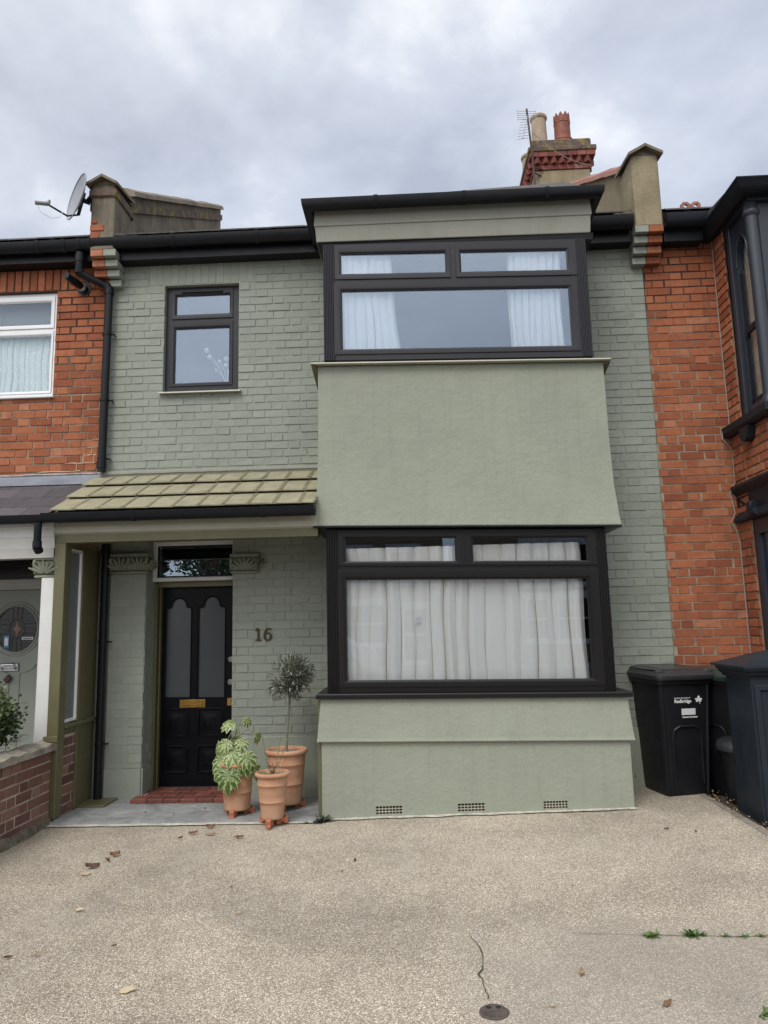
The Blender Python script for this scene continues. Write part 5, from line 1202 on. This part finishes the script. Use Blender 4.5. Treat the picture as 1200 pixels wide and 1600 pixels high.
# dried flowers
DF = empty('dried_flowers', (-1.76, .20, 3.78), 'dried stems with white round heads in a vase inside small window', 'dried flowers')
g = MB(); g.lathe([(.001,3.745),(.030,3.745),(.036,3.79),(.022,3.86),(.024,3.88)], (-1.79,.21,0), 18); g.build('vase', 'white_upvc', DF, smooth=True)
g = MB(); hd = MB()
for (x, z, y, r_) in ((-1.975, 4.20, .17, .020), (-1.945, 4.13, .18, .020), (-1.86, 4.10, .22, .016), (-1.80, 4.13, .24, .020), (-1.79, 4.05, .20, .018), (-1.74, 4.06, .22, .016), (-1.70, 4.08, .24, .015), (-1.90, 4.02, .24, .014), (-1.76, 3.98, .2, .014)):
    g.tube([(-1.79, .21, 3.85), ((-1.79+x)/2+.02, (.21+y)/2, (3.85+z)/2+.02), (x, y, z)], .003, 5)
    r_ *= 1.3; hd.lathe([(.001,-r_)]+[(r_*cos(a), r_*sin(a)) for a in [radians(d) for d in range(-60,90,30)]]+[(.001,r_)], (x,y,z), 12)
g.build('stem', 'cotton', DF); hd.build('flower_heads', 'cotton', DF, smooth=True)
g = MB(); g.box(-.02, .03, -.650, -.648, 1.52, 1.57); g.build('notice', 'print_white', BW)

# ------------------------------------------------------------------ pots and plants
def pot(parent, r0, r1, h, ngrit=True):
    g = MB(); z0 = .045
    prof = [(.001, z0+.006), (r0-.006, z0), (r0, z0+.008)]
    for t in (.05,.15,.28): prof.append((r0+(r1-r0)*t, z0+h*t))
    prof += [(r0+(r1-r0)*.36, z0+h*.355), (r0+(r1-r0)*.36+.004, z0+h*.365), (r0+(r1-r0)*.38+.004, z0+h*.375), (r0+(r1-r0)*.38, z0+h*.385)]
    for t in (.5,.62): prof.append((r0+(r1-r0)*t, z0+h*t))
    prof += [(r0+(r1-r0)*.72, z0+h*.715), (r0+(r1-r0)*.73+.004, z0+h*.725), (r0+(r1-r0)*.75+.004, z0+h*.74), (r0+(r1-r0)*.75, z0+h*.75)]
    prof += [(r1-.004, z0+h*.90), (r1+.006, z0+h*.91), (r1+.014, z0+h*.93), (r1+.015, z0+h*.965), (r1+.008, z0+h*.995), (r1-.004, z0+h), (r1-.012, z0+h*.99), (r1-.018, z0+h*.93), (r1-.022, z0+h*.8)]
    g.lathe(prof, (0,0,0), 40); p = g.build('pot', 'terracotta', parent, smooth=True, auto=60)
    g = MB(); g.lathe([(r1-.02, z0+h*.93), (.001, z0+h*.935)], (0,0,0), 24)
    for _ in range(170):
        a = U(0, 2*pi); rr = (r1-.028)*sqrt(R()); s = U(.004,.009); x, y, z = rr*cos(a), rr*sin(a), z0+h*.937
        g.add([(x-s,y,z),(x,y-s*.8,z),(x+s,y,z),(x,y+s*.8,z),(x,y,z+s*.8),(x,y,z-s*.5)], [(0,1,4),(1,2,4),(2,3,4),(3,0,4)])
    g.build('gravel', 'gravel_mix', parent)
    for k in range(3):
        a = radians(-95 + 120*k); g = MB(); c_, s_ = cos(a), sin(a)
        P_ = [(r0-.055, 0), (r0-.055, .044), (r0+.012, .044), (r0+.012, .060), (r0+.026, .060), (r0+.034, .048), (r0+.030, .018), (r0+.036, .012), (r0+.036, 0), (r0+.010, 0), (r0+.004, .016), (r0-.02, .018), (r0-.025, 0)]
        g.plate(P_, [], -.018, .018, lambda u, v, n: (u*c_ - n*s_, u*s_ + n*c_, v)); g.build('pot_foot', 'terracotta_foot', parent)
    return z0 + h*.935
m = Mat('gravel_mix'); c = m.ramp(m.attr(), [(0, (.2,.16,.11)), (.5, (.42,.35,.26)), (1, (.62,.55,.44))]); m.set('Base Color', c); m.set('Roughness', .9); MT['gravel_mix'] = m.m
m.l(m.ramp(m.voro(90, out='Distance'), [(0, (.5,.43,.33)), (.6, (.2,.16,.12))]), m.b.inputs['Base Color'])

def leaf_strip(g, base, d, up, L_, W_, r=None, bend=.2, seg=3):
    d = d.normalized(); s = d.cross(up); s = s.normalized() if s.length > 1e-5 else Vector((1,0,0)); nn = s.cross(d)
    vs = [base]; 
    for i in range(1, seg):
        t = i/seg; p = base + d*(L_*t) - nn*(bend*L_*t*t); w_ = W_*sin(pi*(t*.85+.1)); vs += [p - s*w_, p + s*w_]
    vs.append(base + d*L_ - nn*(bend*L_)); fs = [(0,1,2)]
    for i in range(seg-2): a = 1+2*i; fs.append((a, a+2, a+3, a+1))
    fs.append((len(vs)-3, len(vs)-1, len(vs)-2)); g.add(vs, fs, r)

OT = empty('potted_olive_tree', (-1.095, -.43, .072), 'small lollipop olive tree in the tallest terracotta pot by the bay', 'potted tree', 'terracotta pots by the door')
O = Vector((0,0,0))
def place(root, loc): root.location = loc
OT.location = (0,0,0)
zt = pot(OT, .118, .160, .42)
g = MB(); g.tube([(.0,0,zt-.02), (.006,0,.60), (.02,.005,.75), (.03,0,.88), (.035,0,.95)], [.011,.010,.009,.009,.010], 8)
br = []
rg = random.Random(4)
cc = Vector((.035, 0, 1.015))
for _ in range(34):
    dv = Vector((rg.gauss(0,1), rg.gauss(0,1), rg.gauss(.35,.8))).normalized(); st = Vector((.035, 0, rg.uniform(.88,.97)))
    en = cc + Vector((dv.x*.15, dv.y*.15, dv.z*.16)); md = (st+en)/2 + Vector((0,0,.02)); g.tube([st, md, en], [.005,.003,.0015], 5); br.append((st, md, en))
g.build('trunk', 'bark', OT, smooth=True)
g = MB()
for st, md, en in br:
    for _ in range(85):
        t = rg.uniform(.35, 1.12); p = (md + (en-md)*((t-.5)*2)) if t > .5 else st + (md-st)*(t*2)
        p = p + Vector((rg.gauss(0,.024), rg.gauss(0,.024), rg.gauss(0,.024)))
        if (p-cc).length > .20: continue
        d = (p-cc).normalized()*.9 + Vector((rg.gauss(0,.6), rg.gauss(0,.6), rg.gauss(.25,.6)))
        leaf_strip(g, p, d, Vector((rg.gauss(0,1), rg.gauss(0,1), 1)), rg.uniform(.034,.056), rg.uniform(.0036,.0058), rg.random()**1.3, .12)
for k in range(6):       # few hanging shoots low left
    p = Vector((-.08+rg.uniform(-.04,.06), -.05, .90+rg.uniform(-.03,.03)))
    for _ in range(6): leaf_strip(g, p+Vector((rg.gauss(0,.02),0,rg.gauss(0,.02))), Vector((rg.gauss(-.3,.5), rg.gauss(0,.4), -1)), Vector((0,1,.2)), .042, .004, rg.random(), .1)
g.build('crown', 'olive_leaf', OT, fix=False)
place(OT, (-1.095, -.43, .072))

FT = empty('potted_fern', (0,0,0), 'small wispy fern and bare twigs in the front terracotta pot', 'potted plant', 'terracotta pots by the door')
zt = pot(FT, .082, .119, .335)
g = MB()
for k in range(9):
    a = rg.uniform(0,2*pi); h = rg.uniform(.03,.11); g.tube([(0,0,zt-.01), (.02*cos(a),.02*sin(a),zt+h*.5), (.05*cos(a),.05*sin(a),zt+h)], [.003,.0025,.001], 5)
g.build('twigs', 'twig', FT)
g = MB()
def fern(g, b, d, L_, r, n=9, lw=.028):
    pts = []; 
    for i in range(n+1):
        t = i/n; p = b + d*L_*t + Vector((0,0,-.10*L_*t*t)); pts.append(p)
    g.tube(pts, .0012, 4, r=r)
    s = d.cross(Vector((0,0,1))).normalized()
    for i in range(2, n+1):
        for q in (-1,1): leaf_strip(g, pts[i], s*q + d*.5 + Vector((0,0,-.1)), Vector((0,-1,.6)), lw*(1-.6*i/n), .0045, r, .1)
fern(g, Vector((-.01,0,zt)), Vector((-.75,-.2,.30)).normalized(), .13, .95, 8, .034)
fern(g, Vector((-.03,.02,zt)), Vector((-.20,.1,1)).normalized(), .38, .65, 14, .016); fern(g, Vector((.02,.0,zt)), Vector((.12,.1,1)).normalized(), .32, .6, 12, .02)
fern(g, Vector((.03,0,zt)), Vector((.5,-.1,.8)).normalized(), .16, .7, 8, .018); fern(g, Vector((.02,.03,zt)), Vector((.30,.2,1)).normalized(), .28, .6, 10, .022)
g.build('fronds', 'weed_leaf', FT, fix=False)
place(FT, (-1.128, -.845, .056))

FS_ = empty('potted_fatsia', (0,0,0), 'variegated fatsia with cream edged leaves in terracotta pot before the door', 'potted plant', 'terracotta pots by the door')
zt = pot(FS_, .100, .128, .36)
def fatsia_leaf(g, c, nrm, tipd, s, gree):
    nrm = nrm.normalized(); tipd = (tipd - nrm*tipd.dot(nrm)).normalized(); sd_ = tipd.cross(nrm)
    def pt(u, v, dz=0): return c + tipd*(u*s) + sd_*(v*s) + nrm*(dz*s)
    lob = [(0, 1.0), (32, .92), (-32, .92), (66, .80), (-66, .80), (104, .60), (-104, .60), (140, .42), (-140, .42)]
    for an, l in lob:
        a = radians(an + rg.uniform(-4,4)); l *= rg.uniform(.92,1.06); w_ = .185*l + .03; dx, dy = cos(a), sin(a)
        def q(t, k, dz): 
            droop = -.34*(t*l)**2 - .10*abs(k)*8*w_*abs(k); return pt(dx*t*l - dy*k, dy*t*l + dx*k, droop + dz)
        st = [(0, .02), (.30, .75), (.55, 1.0), (.72, .86), (.86, .55), (1.0, 0.0)]
        inner = []; outer = []
        for sgn in (-1, 1):
            for (t0, w0), (t1, w1) in zip(st, st[1:]):
                g.add([q(t0, 0, 0), q(t1, 0, 0), q(t1, sgn*w_*w1*.62, .012), q(t0, sgn*w_*w0*.62, .012)], [(0,1,2,3)], gree*.9 + rg.uniform(.05,.25))
                jag = .22 if int(t1*10) % 2 else 0
                g.add([q(t0, sgn*w_*w0*.62, .012), q(t1, sgn*w_*w1*.62, .012), q(t1+.02, sgn*w_*(w1+jag*w1), .0), q(t0+.02, sgn*w_*w0, .0)], [(0,1,2,3)], rg.uniform(.82,1.0) if gree > .15 else rg.uniform(.55,.9))
        g.add([q(0,-.006,.02), q(.9,-.002,.015), q(.9,.002,.015), q(0,.006,.02)], [(0,1,2,3)], .85)
g = MB(); S = MB()
S.tube([(0,0,zt-.01), (.0,.0,.50), (.01,0,.60), (.0,0,.68)], [.011,.011,.010,.008], 8)
FLv = [((-.035,-.15,.33), (0,-1,.35), (0,-.3,-1), .150, .03), ((-.12,-.06,.43), (-.35,-.8,.5), (-.3,-.5,-1), .125, .3), ((.085,-.10,.42), (.35,-.9,.4), (.3,-.3,-1), .125, .3),
       ((-.02,-.10,.49), (0,-.8,.7), (-.1,-.6,-1), .120, .35), ((-.16,.0,.53), (-.8,-.5,.3), (-.4,-.1,-1), .105, .25), ((.04,-.05,.56), (.2,-.8,.5), (.2,-.3,-1), .09, .2),
       ((-.06,0,.70), (-.1,-.6,.8), (-.6,-.4,-.6), .095, .4), ((.075,.0,.72), (.5,-.6,.2), (.1,.0,-1), .065, .2), ((.16,.02,.60), (.9,-.4,.1), (.1,0,-1), .08, .2), ((.12,.0,.36), (.6,-.6,.3), (.5,0,-1), .115, .12), ((-.03,.05,.57), (-.1,-.7,.4), (0,0,-1), .08, .1), ((.02,-.13,.40),(.1,-1,.3),(.1,-.2,-1),.11,.08),((-.10,-.10,.36),(-.3,-1,.3),(-.2,-.2,-1),.12,.35),((.10,-.12,.46),(.4,-.9,.4),(.4,-.2,-1),.12,.3),((-.07,-.09,.56),(-.2,-.9,.5),(-.4,-.3,-1),.10,.35),]
for c, nr, td, s, gr in FLv:
    c = Vector(c); fatsia_leaf(g, c, Vector(nr), Vector(td), s, gr)
    sb = Vector((0,0, min(.66, c.z + .02 + rg.uniform(-.04,.05)))); mid = (sb + c)/2 + Vector((0,0,.05)); S.tube([sb, mid, c], [.004,.0035,.0025], 6)
g.build('foliage', 'fatsia_leaf', FS_, fix=False); S.build('stem', 'green_stem', FS_, smooth=True)
place(FS_, (-1.455, -.60, .068))

# bush behind the garden wall
BU_ = empty('garden_bush', (-3.30, -1.15, .06), 'small leafed evergreen bush behind the low brick wall', 'bush')
g = MB(); lf = MB(); cb = Vector((-3.34, -1.20, .86))
for _ in range(70):
    dv = Vector((rg.gauss(0,1), rg.gauss(0,1), rg.gauss(.2,.9))).normalized(); st = Vector((-3.36+rg.uniform(-.05,.05), -1.2+rg.uniform(-.05,.05), .55)); en = cb + Vector((dv.x*.34, dv.y*.34, dv.z*.26)); md = (st+en)/2 + Vector((0,0,.04))
    g.tube([st, md, en], [.006,.004,.002], 5)
    for _ in range(190):
        t = rg.uniform(.45, 1.08); p = md + (en-md)*((t-.4)*1.6) + Vector((rg.gauss(0,.035), rg.gauss(0,.035), rg.gauss(0,.035)))
        leaf_strip(lf, p, dv + Vector((rg.gauss(0,.7), rg.gauss(0,.7), rg.gauss(.3,.7))), Vector((rg.gauss(0,1), rg.gauss(0,1), 1)), rg.uniform(.022,.036), rg.uniform(.008,.012), min(1, rg.random()*.7 + max(0, dv.z)*.3), .15)
for k in range(9):   # bare twigs to the right, low over the wall
    p = Vector((-3.05+rg.uniform(-.05,.02), -1.08+rg.uniform(-.1,.1), .72)); pts = [p]
    for i in range(4): p = p + Vector((rg.uniform(.01,.035), rg.uniform(-.01,.03), rg.uniform(-.015,.03))); pts.append(p)
    g.tube(pts, [.003,.0025,.002,.0015,.001], 5)
g.tube([(-3.36,-1.2,.04), (-3.36,-1.2,.56)], .02, 8); g.build('stem', 'bark', BU_); lf.build('foliage', 'hedge_leaf', BU_, fix=False)

# weeds --------------------------------------------------------------------
def weed(loc, label, kind, s, n, group='weeds growing in the driveway crack'):
    g = MB(); name = 'grass_tuft' if kind == 'grass' else 'weed'
    for _ in range(n):
        a = rg.uniform(0,2*pi); el_ = rg.uniform(.25,1.1); d = Vector((cos(a)*cos(el_), sin(a)*cos(el_), sin(el_)))
        b = Vector((loc[0]+rg.gauss(0,s*.28), loc[1]+rg.gauss(0,s*.15), loc[2]))
        if kind == 'grass': leaf_strip(g, b, d, Vector((0,0,1)), s*rg.uniform(.5,.9), .0028, rg.random(), .3)
        else: leaf_strip(g, b, d, Vector((0,0,1)), s*rg.uniform(.35,.7), s*.11, rg.random(), .35, 4)
    v0 = Vector(loc)
    o = g.build(name, 'grass_blade' if kind == 'grass' else ('grey_ivy' if kind == 'ivy' else 'weed_leaf'), loc=loc, fix=False); tag(o, label, 'grass' if kind == 'grass' else 'weed', group)
weed((1.016,-2.965,gz(1)), 'left, grassy tuft of the two large weeds in the driveway crack', 'grass', .045, 70)
weed((1.205,-2.965,gz(1.2)), 'broad leafed green weed, largest in the driveway crack', 'broad', .060, 60)
weed((1.335,-2.99,gz(1.3)), 'tiny grass sprig just right of the broad leafed weed', 'grass', .028, 18)
weed((1.41,-3.0,gz(1.4)), 'middle tiny grass sprig near the right end of the crack', 'grass', .028, 18)
weed((1.49,-3.0,gz(1.5)), 'tiny grass sprig at the right frame edge of the crack', 'grass', .030, 22)
weed((1.225,-3.66,gz(1.2)), 'green weed cut off by the bottom right frame corner', 'broad', .055, 36, None)
weed((-.765,-.755,gz(-.7)), 'dark grey green seedling at the foot of the bay corner', 'ivy', .11, 60, None)

# driveway crack, cover, leaves ----------------------------------------------
def crackline(pts, wmin, wmax, seed):
    g = MB(); P_ = []
    for (a, b) in zip(pts, pts[1:]):
        n = max(2, int(sqrt((a[0]-b[0])**2+(a[1]-b[1])**2)/.012))
        for i in range(n): t = i/n; P_.append((a[0]+(b[0]-a[0])*t, a[1]+(b[1]-a[1])*t))
    P_.append(pts[-1]); vs = []; horiz = abs(pts[-1][0]-pts[0][0]) > abs(pts[-1][1]-pts[0][1])
    for i, (x, y) in enumerate(P_):
        j = .010*noise.noise((x*22, y*22, seed)) + .004*noise.noise((x*80, y*80, seed)); w_ = (wmin + (wmax-wmin)*max(0, .4+noise.noise((x*9, y*9, seed+3)))); w_ *= min(1, i/10+.15)
        z = gz(x) + .006*noise.noise((x*1.3, y*1.3, 0)) + .004
        if horiz: vs += [(x, y+j-w_/2, z), (x, y+j+w_/2, z)]
        else: vs += [(x+j-w_/2, y, z), (x+j+w_/2, y, z)]
    g.add(vs, [(2*i, 2*i+1, 2*i+3, 2*i+2) for i in range(len(P_)-1)])
    tag(g.build('driveway_crack', 'crack_dirt'), kind='structure')
crackline([(.20,-2.88),(.232,-3.02),(.245,-3.12),(.240,-3.2),(.215,-3.29),(.222,-3.38),(.233,-3.50)], .002, .009, 1)
crackline([(.66,-2.90),(.80,-2.925),(.93,-2.95),(1.02,-2.955),(1.10,-2.965),(1.20,-2.972),(1.33,-2.99),(1.45,-3.0),(1.75,-3.01),(2.19,-3.04)], .002, .007, 5)
MC = MB(); cxx, cyy, z0 = .243, -3.595, gz(.26)
MC.lathe([(.056, 0.0), (.056, .006), (.052, .009), (.047, .007), (.001, .006)], (cxx, cyy, z0), 30)
mcv = tag(MC.build('stopcock_cover', 'iron', smooth=True, auto=40, loc=(cxx, cyy, z0)), 'small round rusty metal cover at the bottom edge of the driveway', 'cover')
g = MB()
for dx in (-.018, .018): g.tube([(cxx+dx, cyy+.03, z0+.0072), (cxx+dx, cyy+.03, z0+.0085)], .010, 10)
g.build('keyhole', 'dark_room', mcv)
def leafobj(x, y, s, col, ang, label, curl, zoff=0, tilt=.2):
    g = MB(); n = 8; vs = []; hue = col
    for i in range(n+1):
        t = i/n; w_ = .42*s*sin(pi*t**.8)*(1-.25*t); z = curl*s*(t-.5)**2*.35
        for k in (-1,-.5,0,.5,1): vs.append(((t-.5)*s, k*w_*.55, z + curl*.6*s*abs(k)**1.5*.5*(1 if k > 0 else .2) + .003 + .004*noise.noise((t*4,k,x*10))))
    fs = [(i*5+k, (i+1)*5+k, (i+1)*5+k+1, i*5+k+1) for i in range(n) for k in range(4)]
    g.add(vs, fs, hue); g.tube([(-.5*s,0,.003+curl*s*.4),(-.68*s,.03*s,.002)], .0012, 4, r=hue*.6)
    o = g.build('fallen_leaf', 'dead_leaf', fix=False); o.location = (x, y, gz(x)+.006+zoff); o.rotation_euler = (U(-tilt,tilt), U(-tilt,tilt)*.6, ang)
    tag(o, label, 'leaf', 'fallen leaves on the driveway'); return o
LV = [(-2.075,-1.80,.085,.02,.4,'dark curled leaf, nearest the camera of the left leaf cluster',.8), (-2.03,-1.56,.075,.30,.9,'rusty curled leaf, farthest of the left leaf cluster',.9), (-2.04,-1.66,.06,.10,2.4,'brown crumpled leaf in the middle of the left cluster',1.0),
 (-2.06,-1.93,.07,.8,.2,'pale tan leaf just in front of the left leaf cluster',.3), (-1.83,-2.50,.05,.97,.1,'small cream leaf on the left side of the driveway',.3), (-1.226,-3.378,.075,.96,.35,'large pale leaf at the bottom left of the driveway',.35),
 (-1.78,-3.04,.035,.7,1.2,'tiny yellowish leaf near the left frame edge',.5), (-1.90,-3.07,.035,.0,.4,'tiny dark leaf scrap at the left frame edge',.6), (-1.46,-2.95,.022,.0,.4,'dark speck of leaf left of the driveway centre',.6),
 (-1.66,-1.06,.060,.16,.3,'brown leaf on the slab edge left of the terracotta pots',.8), (-1.58,-.90,.065,.18,.2,'curled brown leaf close beside the fatsia pot',1.0), (-1.53,-1.08,.075,.55,0,'flat tan leaf before the fatsia pot',.3),
 (-1.72,-1.17,.04,.05,1.0,'small dark leaf lying before the porch slab',.6), (-1.30,-1.17,.06,.12,.2,'reddish brown leaf in front of the fern pot',.5), (-1.20,-1.27,.035,.9,.9,'small pale scrap right of the reddish leaf',.6),
 (-.968,-2.556,.035,.75,.2,'small yellow leaf in the middle of the left driveway',.5), (-1.10,-2.18,.022,.02,.2,'dark speck above the small yellow leaf',.5), (-.431,-1.75,.035,.0,1.3,'dark leaf curl in front of the bay centre',1.0),
 (-.49,-1.95,.020,.05,1.3,'dark crumb nearer than the dark leaf curl',1.0), (1.635,-1.30,.036,.0,.4,'dark lump of leaf in front of the black bin',.9), (1.80,-1.38,.032,.05,.9,'small dark leaf in front of the gate pier',.8),
 (.629,-3.308,.055,.62,1.3,'orange tan leaf standing out in the lower driveway centre',.5), (.886,-3.578,.052,.28,.7,'rusty leaf at the bottom edge of the driveway',.5), (.464,-3.572,.022,.7,.2,'tiny tan leaf near the round metal cover',.5), (-2.18,-2.12,.02,.3,.1,'thin brown twig like leaf far left',.5),
 (-2.2,-.55,.022,.02,.8,'dark crumb on the porch slab left of the pots',.7), (-1.95,-.62,.03,.03,2.0,'dark leaf crumb on the porch slab before the step',.7), (-1.75,-.45,.022,.02,.3,'dark crumb on the porch slab beside the step',.7)]
for i, (x, y, s, c, a, lb, cu) in enumerate(LV):
    o = leafobj(x, y, s, c, a, lb, cu)
    if y > -.78: o.location.z = .082
# leaf litter beyond the kerb
g = MB()
for _ in range(900):
    x, y = rg.uniform(2.24, 2.75), rg.uniform(-2.2, -.05); s = rg.uniform(.008,.028)
    if 2.31 < x and -1.17 < y < -.67: continue
    leaf_strip(g, Vector((x, y, .115 + rg.uniform(-.01,.02))), Vector((rg.gauss(0,1), rg.gauss(0,1), rg.gauss(.1,.3))), Vector((rg.gauss(0,.4), rg.gauss(0,.4), 1)), s, s*.28, rg.random()**1.8, .3)
for _ in range(60):
    y = rg.uniform(-2.2,-.4); leaf_strip(g, Vector((2.19+rg.gauss(0,.02), y, gz(2.2)+.012)), Vector((rg.gauss(0,1), rg.gauss(0,1), .2)), Vector((0,0,1)), .014, .004, rg.random()**2, .3)
for _ in range(110):
    leaf_strip(g, Vector((rg.uniform(-2.45,-1.6), -.225+rg.gauss(0,.012), .082)), Vector((rg.gauss(0,1), rg.gauss(0,1), .2)), Vector((0,0,1)), .014, .004, rg.random()**2*.6, .3)
for _ in range(150):
    x = rg.uniform(-.75, 1.6); leaf_strip(g, Vector((x, -.735 - abs(rg.gauss(0,.018)), gz(x)+.012)), Vector((rg.gauss(0,1), rg.gauss(0,1), .2)), Vector((0,0,1)), rg.uniform(.005,.014), .003, rg.random()**2*.5, .3)
for _ in range(260):
    x, y = rg.uniform(-2.8, 2.15), -.82 - abs(rg.gauss(0, 1.1)); leaf_strip(g, Vector((x, y, gz(x)+.012)), Vector((rg.gauss(0,1), rg.gauss(0,1), .1)), Vector((0,0,1)), rg.uniform(.004,.011), .0025, rg.random()**2*.6, .3)
tag(g.build('leaf_litter', 'dead_leaf', fix=False), 'dry brown leaf litter and crumbs along the kerb, doorstep and bay foot', 'leaf litter', kind='stuff')

# ------------------------------------------------------------------ across the street (seen mirrored in the window glass)
def opp_house(x0, x1, z1, tint, label, wins, mat):
    root = empty('opposite_house', ((x0+x1)/2, -26, 0), label, 'house', 'houses mirrored in the glass'); Y = -24.0
    fo = lambda u, v, n: (u, Y + n, v)
    g = MB(); backing(g, x0, x1, 0, z1, [w_ for w_ in wins], fo, .25); g.box(x0, x1, Y-6, Y-.26, 0, z1); g.build('wall', mat, root)
    g = MB(); g.add([(x0,Y+.3,z1),(x1,Y+.3,z1),(x1,Y-3.2,z1+2.2),(x0,Y-3.2,z1+2.2),(x1,Y-6.5,z1),(x0,Y-6.5,z1)], [(0,1,2,3),(3,2,4,5),(0,3,5),(1,4,2),(0,5,4,1)]); g.build('roof', 'slate', root)
    g = MB(); g.box(x0, x1, Y, Y+.2, z1-.15, z1+.02); g.build('eaves', 'white_paint', root)
    for (a, b, c, d) in wins:
        g = MB(); g.ring(a, b, c, d, [(0,-.1),(0,.03),(.09,.03),(.09,-.1)], fo); g.box(a, b, Y-.02, Y+.02, (c+d)/2-.04, (c+d)/2+.04); g.box((a+b)/2-.03,(a+b)/2+.03,Y-.02,Y+.015,c,d); g.box(a-.12,b+.12,Y,Y+.12,c-.12,c); g.box(a-.12,b+.12,Y,Y+.06,d,d+.22)
        wf = g.build('window', 'white_paint', root); g = MB(); g.box(a+.05,b-.05,Y-.1,Y-.08,c,d); g.build('pane', 'dark_room', wf)
    return root
simple('stock_brick', (.28,.19,.13), .9, .2, 3, .3, 40); simple('opp_red', (.25,.10,.07), .9, .2, 3, .3, 40)
opp_house(-9.2, -3.4, 5.6, None, 'brick house with white windows mirrored in the door transom', [(-8.6,-7.0,.9,2.4),(-8.4,-7.2,3.3,4.7),(-5.6,-4.2,3.3,4.7),(-5.4,-4.4,.1,2.2)], 'opp_red')
opp_house(-3.3, 1.1, 5.6, None, 'stock brick house mirrored at left in the lower bay glass', [(-3.0,-1.8,3.2,4.5),(-1.1,.1,3.2,4.5),(-3.0,-1.2,.8,2.4),(-.6,.4,.1,2.2)], 'stock_brick')
oh = opp_house(2.6, 9.0, 5.9, None, 'house with white bay mirrored at right in the lower bay glass', [(4.2,5.2,3.0,4.6),(5.5,6.9,3.0,4.6),(4.2,5.2,.8,2.5),(5.5,6.9,.8,2.5),(7.6,8.5,.1,2.2)], 'stock_brick')
g = MB(); g.box(1.1, 2.6, -25.5, -24.2, 0, 3.7); g.build('side_extension', 'stock_brick', oh)
# parked car
CR = empty('parked_car', (-3.4, -18.2, -.06), 'white parked car mirrored low in the lower bay glass', 'car')
cx_, cy_ = -3.4, -18.2
side = [(-2.0,.25),(-2.05,.6),(-1.9,.82),(-1.15,.92),(-.6,1.35),(.75,1.40),(1.45,1.0),(2.0,.88),(2.1,.55),(2.05,.25)]
g = MB(); g.plate([(cx_+u, v) for u, v in side], [], cy_-.82, cy_+.82); g.build('body', 'white_paint', CR, smooth=True, auto=30)
g = MB(); g.plate([(cx_-1.0,.93),(cx_-.55,1.29),(cx_+.70,1.33),(cx_+1.3,1.0)], [], cy_-.83, cy_+.83); g.build('side_windows', 'dark_room', CR)
for dx in (-1.3, 1.35):
    for s in (-1, 1): g = MB(); g.tube([(cx_+dx, cy_+s*.65, .26), (cx_+dx, cy_+s*.85, .26)], .32, 20); wh = g.build('wheel', 'rubber', CR, smooth=True); g = MB(); g.tube([(cx_+dx, cy_+s*.84, .26), (cx_+dx, cy_+s*.862, .26)], .19, 12); g.build('rim', 'aluminium', wh)
# street tree
TR = empty('street_tree', (-5.3, -14.2, 0), 'leafy street tree mirrored in the glass over the front door', 'tree')
g = MB(); lf = MB(); bx, by = -5.3, -14.2
g.tube([(bx,by,-.1),(bx+.05,by,1.2),(bx,by,2.3)], [.2,.16,.14], 10)
for k in range(13):
    a = 2*pi*k/13 + rg.uniform(-.2,.2); el_ = rg.uniform(.5,1.2); d = Vector((cos(a)*cos(el_), sin(a)*cos(el_), sin(el_))); p = Vector((bx,by,rg.uniform(1.9,2.4))); pts = [p]
    for i in range(6): d = (d + Vector((rg.gauss(0,.15), rg.gauss(0,.15), .05))).normalized(); p = p + d*rg.uniform(.35,.55); pts.append(p)
    g.tube(pts, [.085,.07,.055,.04,.03,.018,.008], 6)
    for i in range(2, 7):
        for _ in range(60):
            q = pts[i] + Vector((rg.gauss(0,.32), rg.gauss(0,.32), rg.gauss(0,.28))); leaf_strip(lf, q, Vector((rg.gauss(0,1), rg.gauss(0,1), rg.gauss(-.2,.6))), Vector((rg.gauss(0,1), rg.gauss(0,1), 1)), rg.uniform(.09,.14), .035, rg.random(), .2)
g.build('trunk', 'bark', TR, smooth=True); lf.build('crown', 'tree_leaf', TR, fix=False)
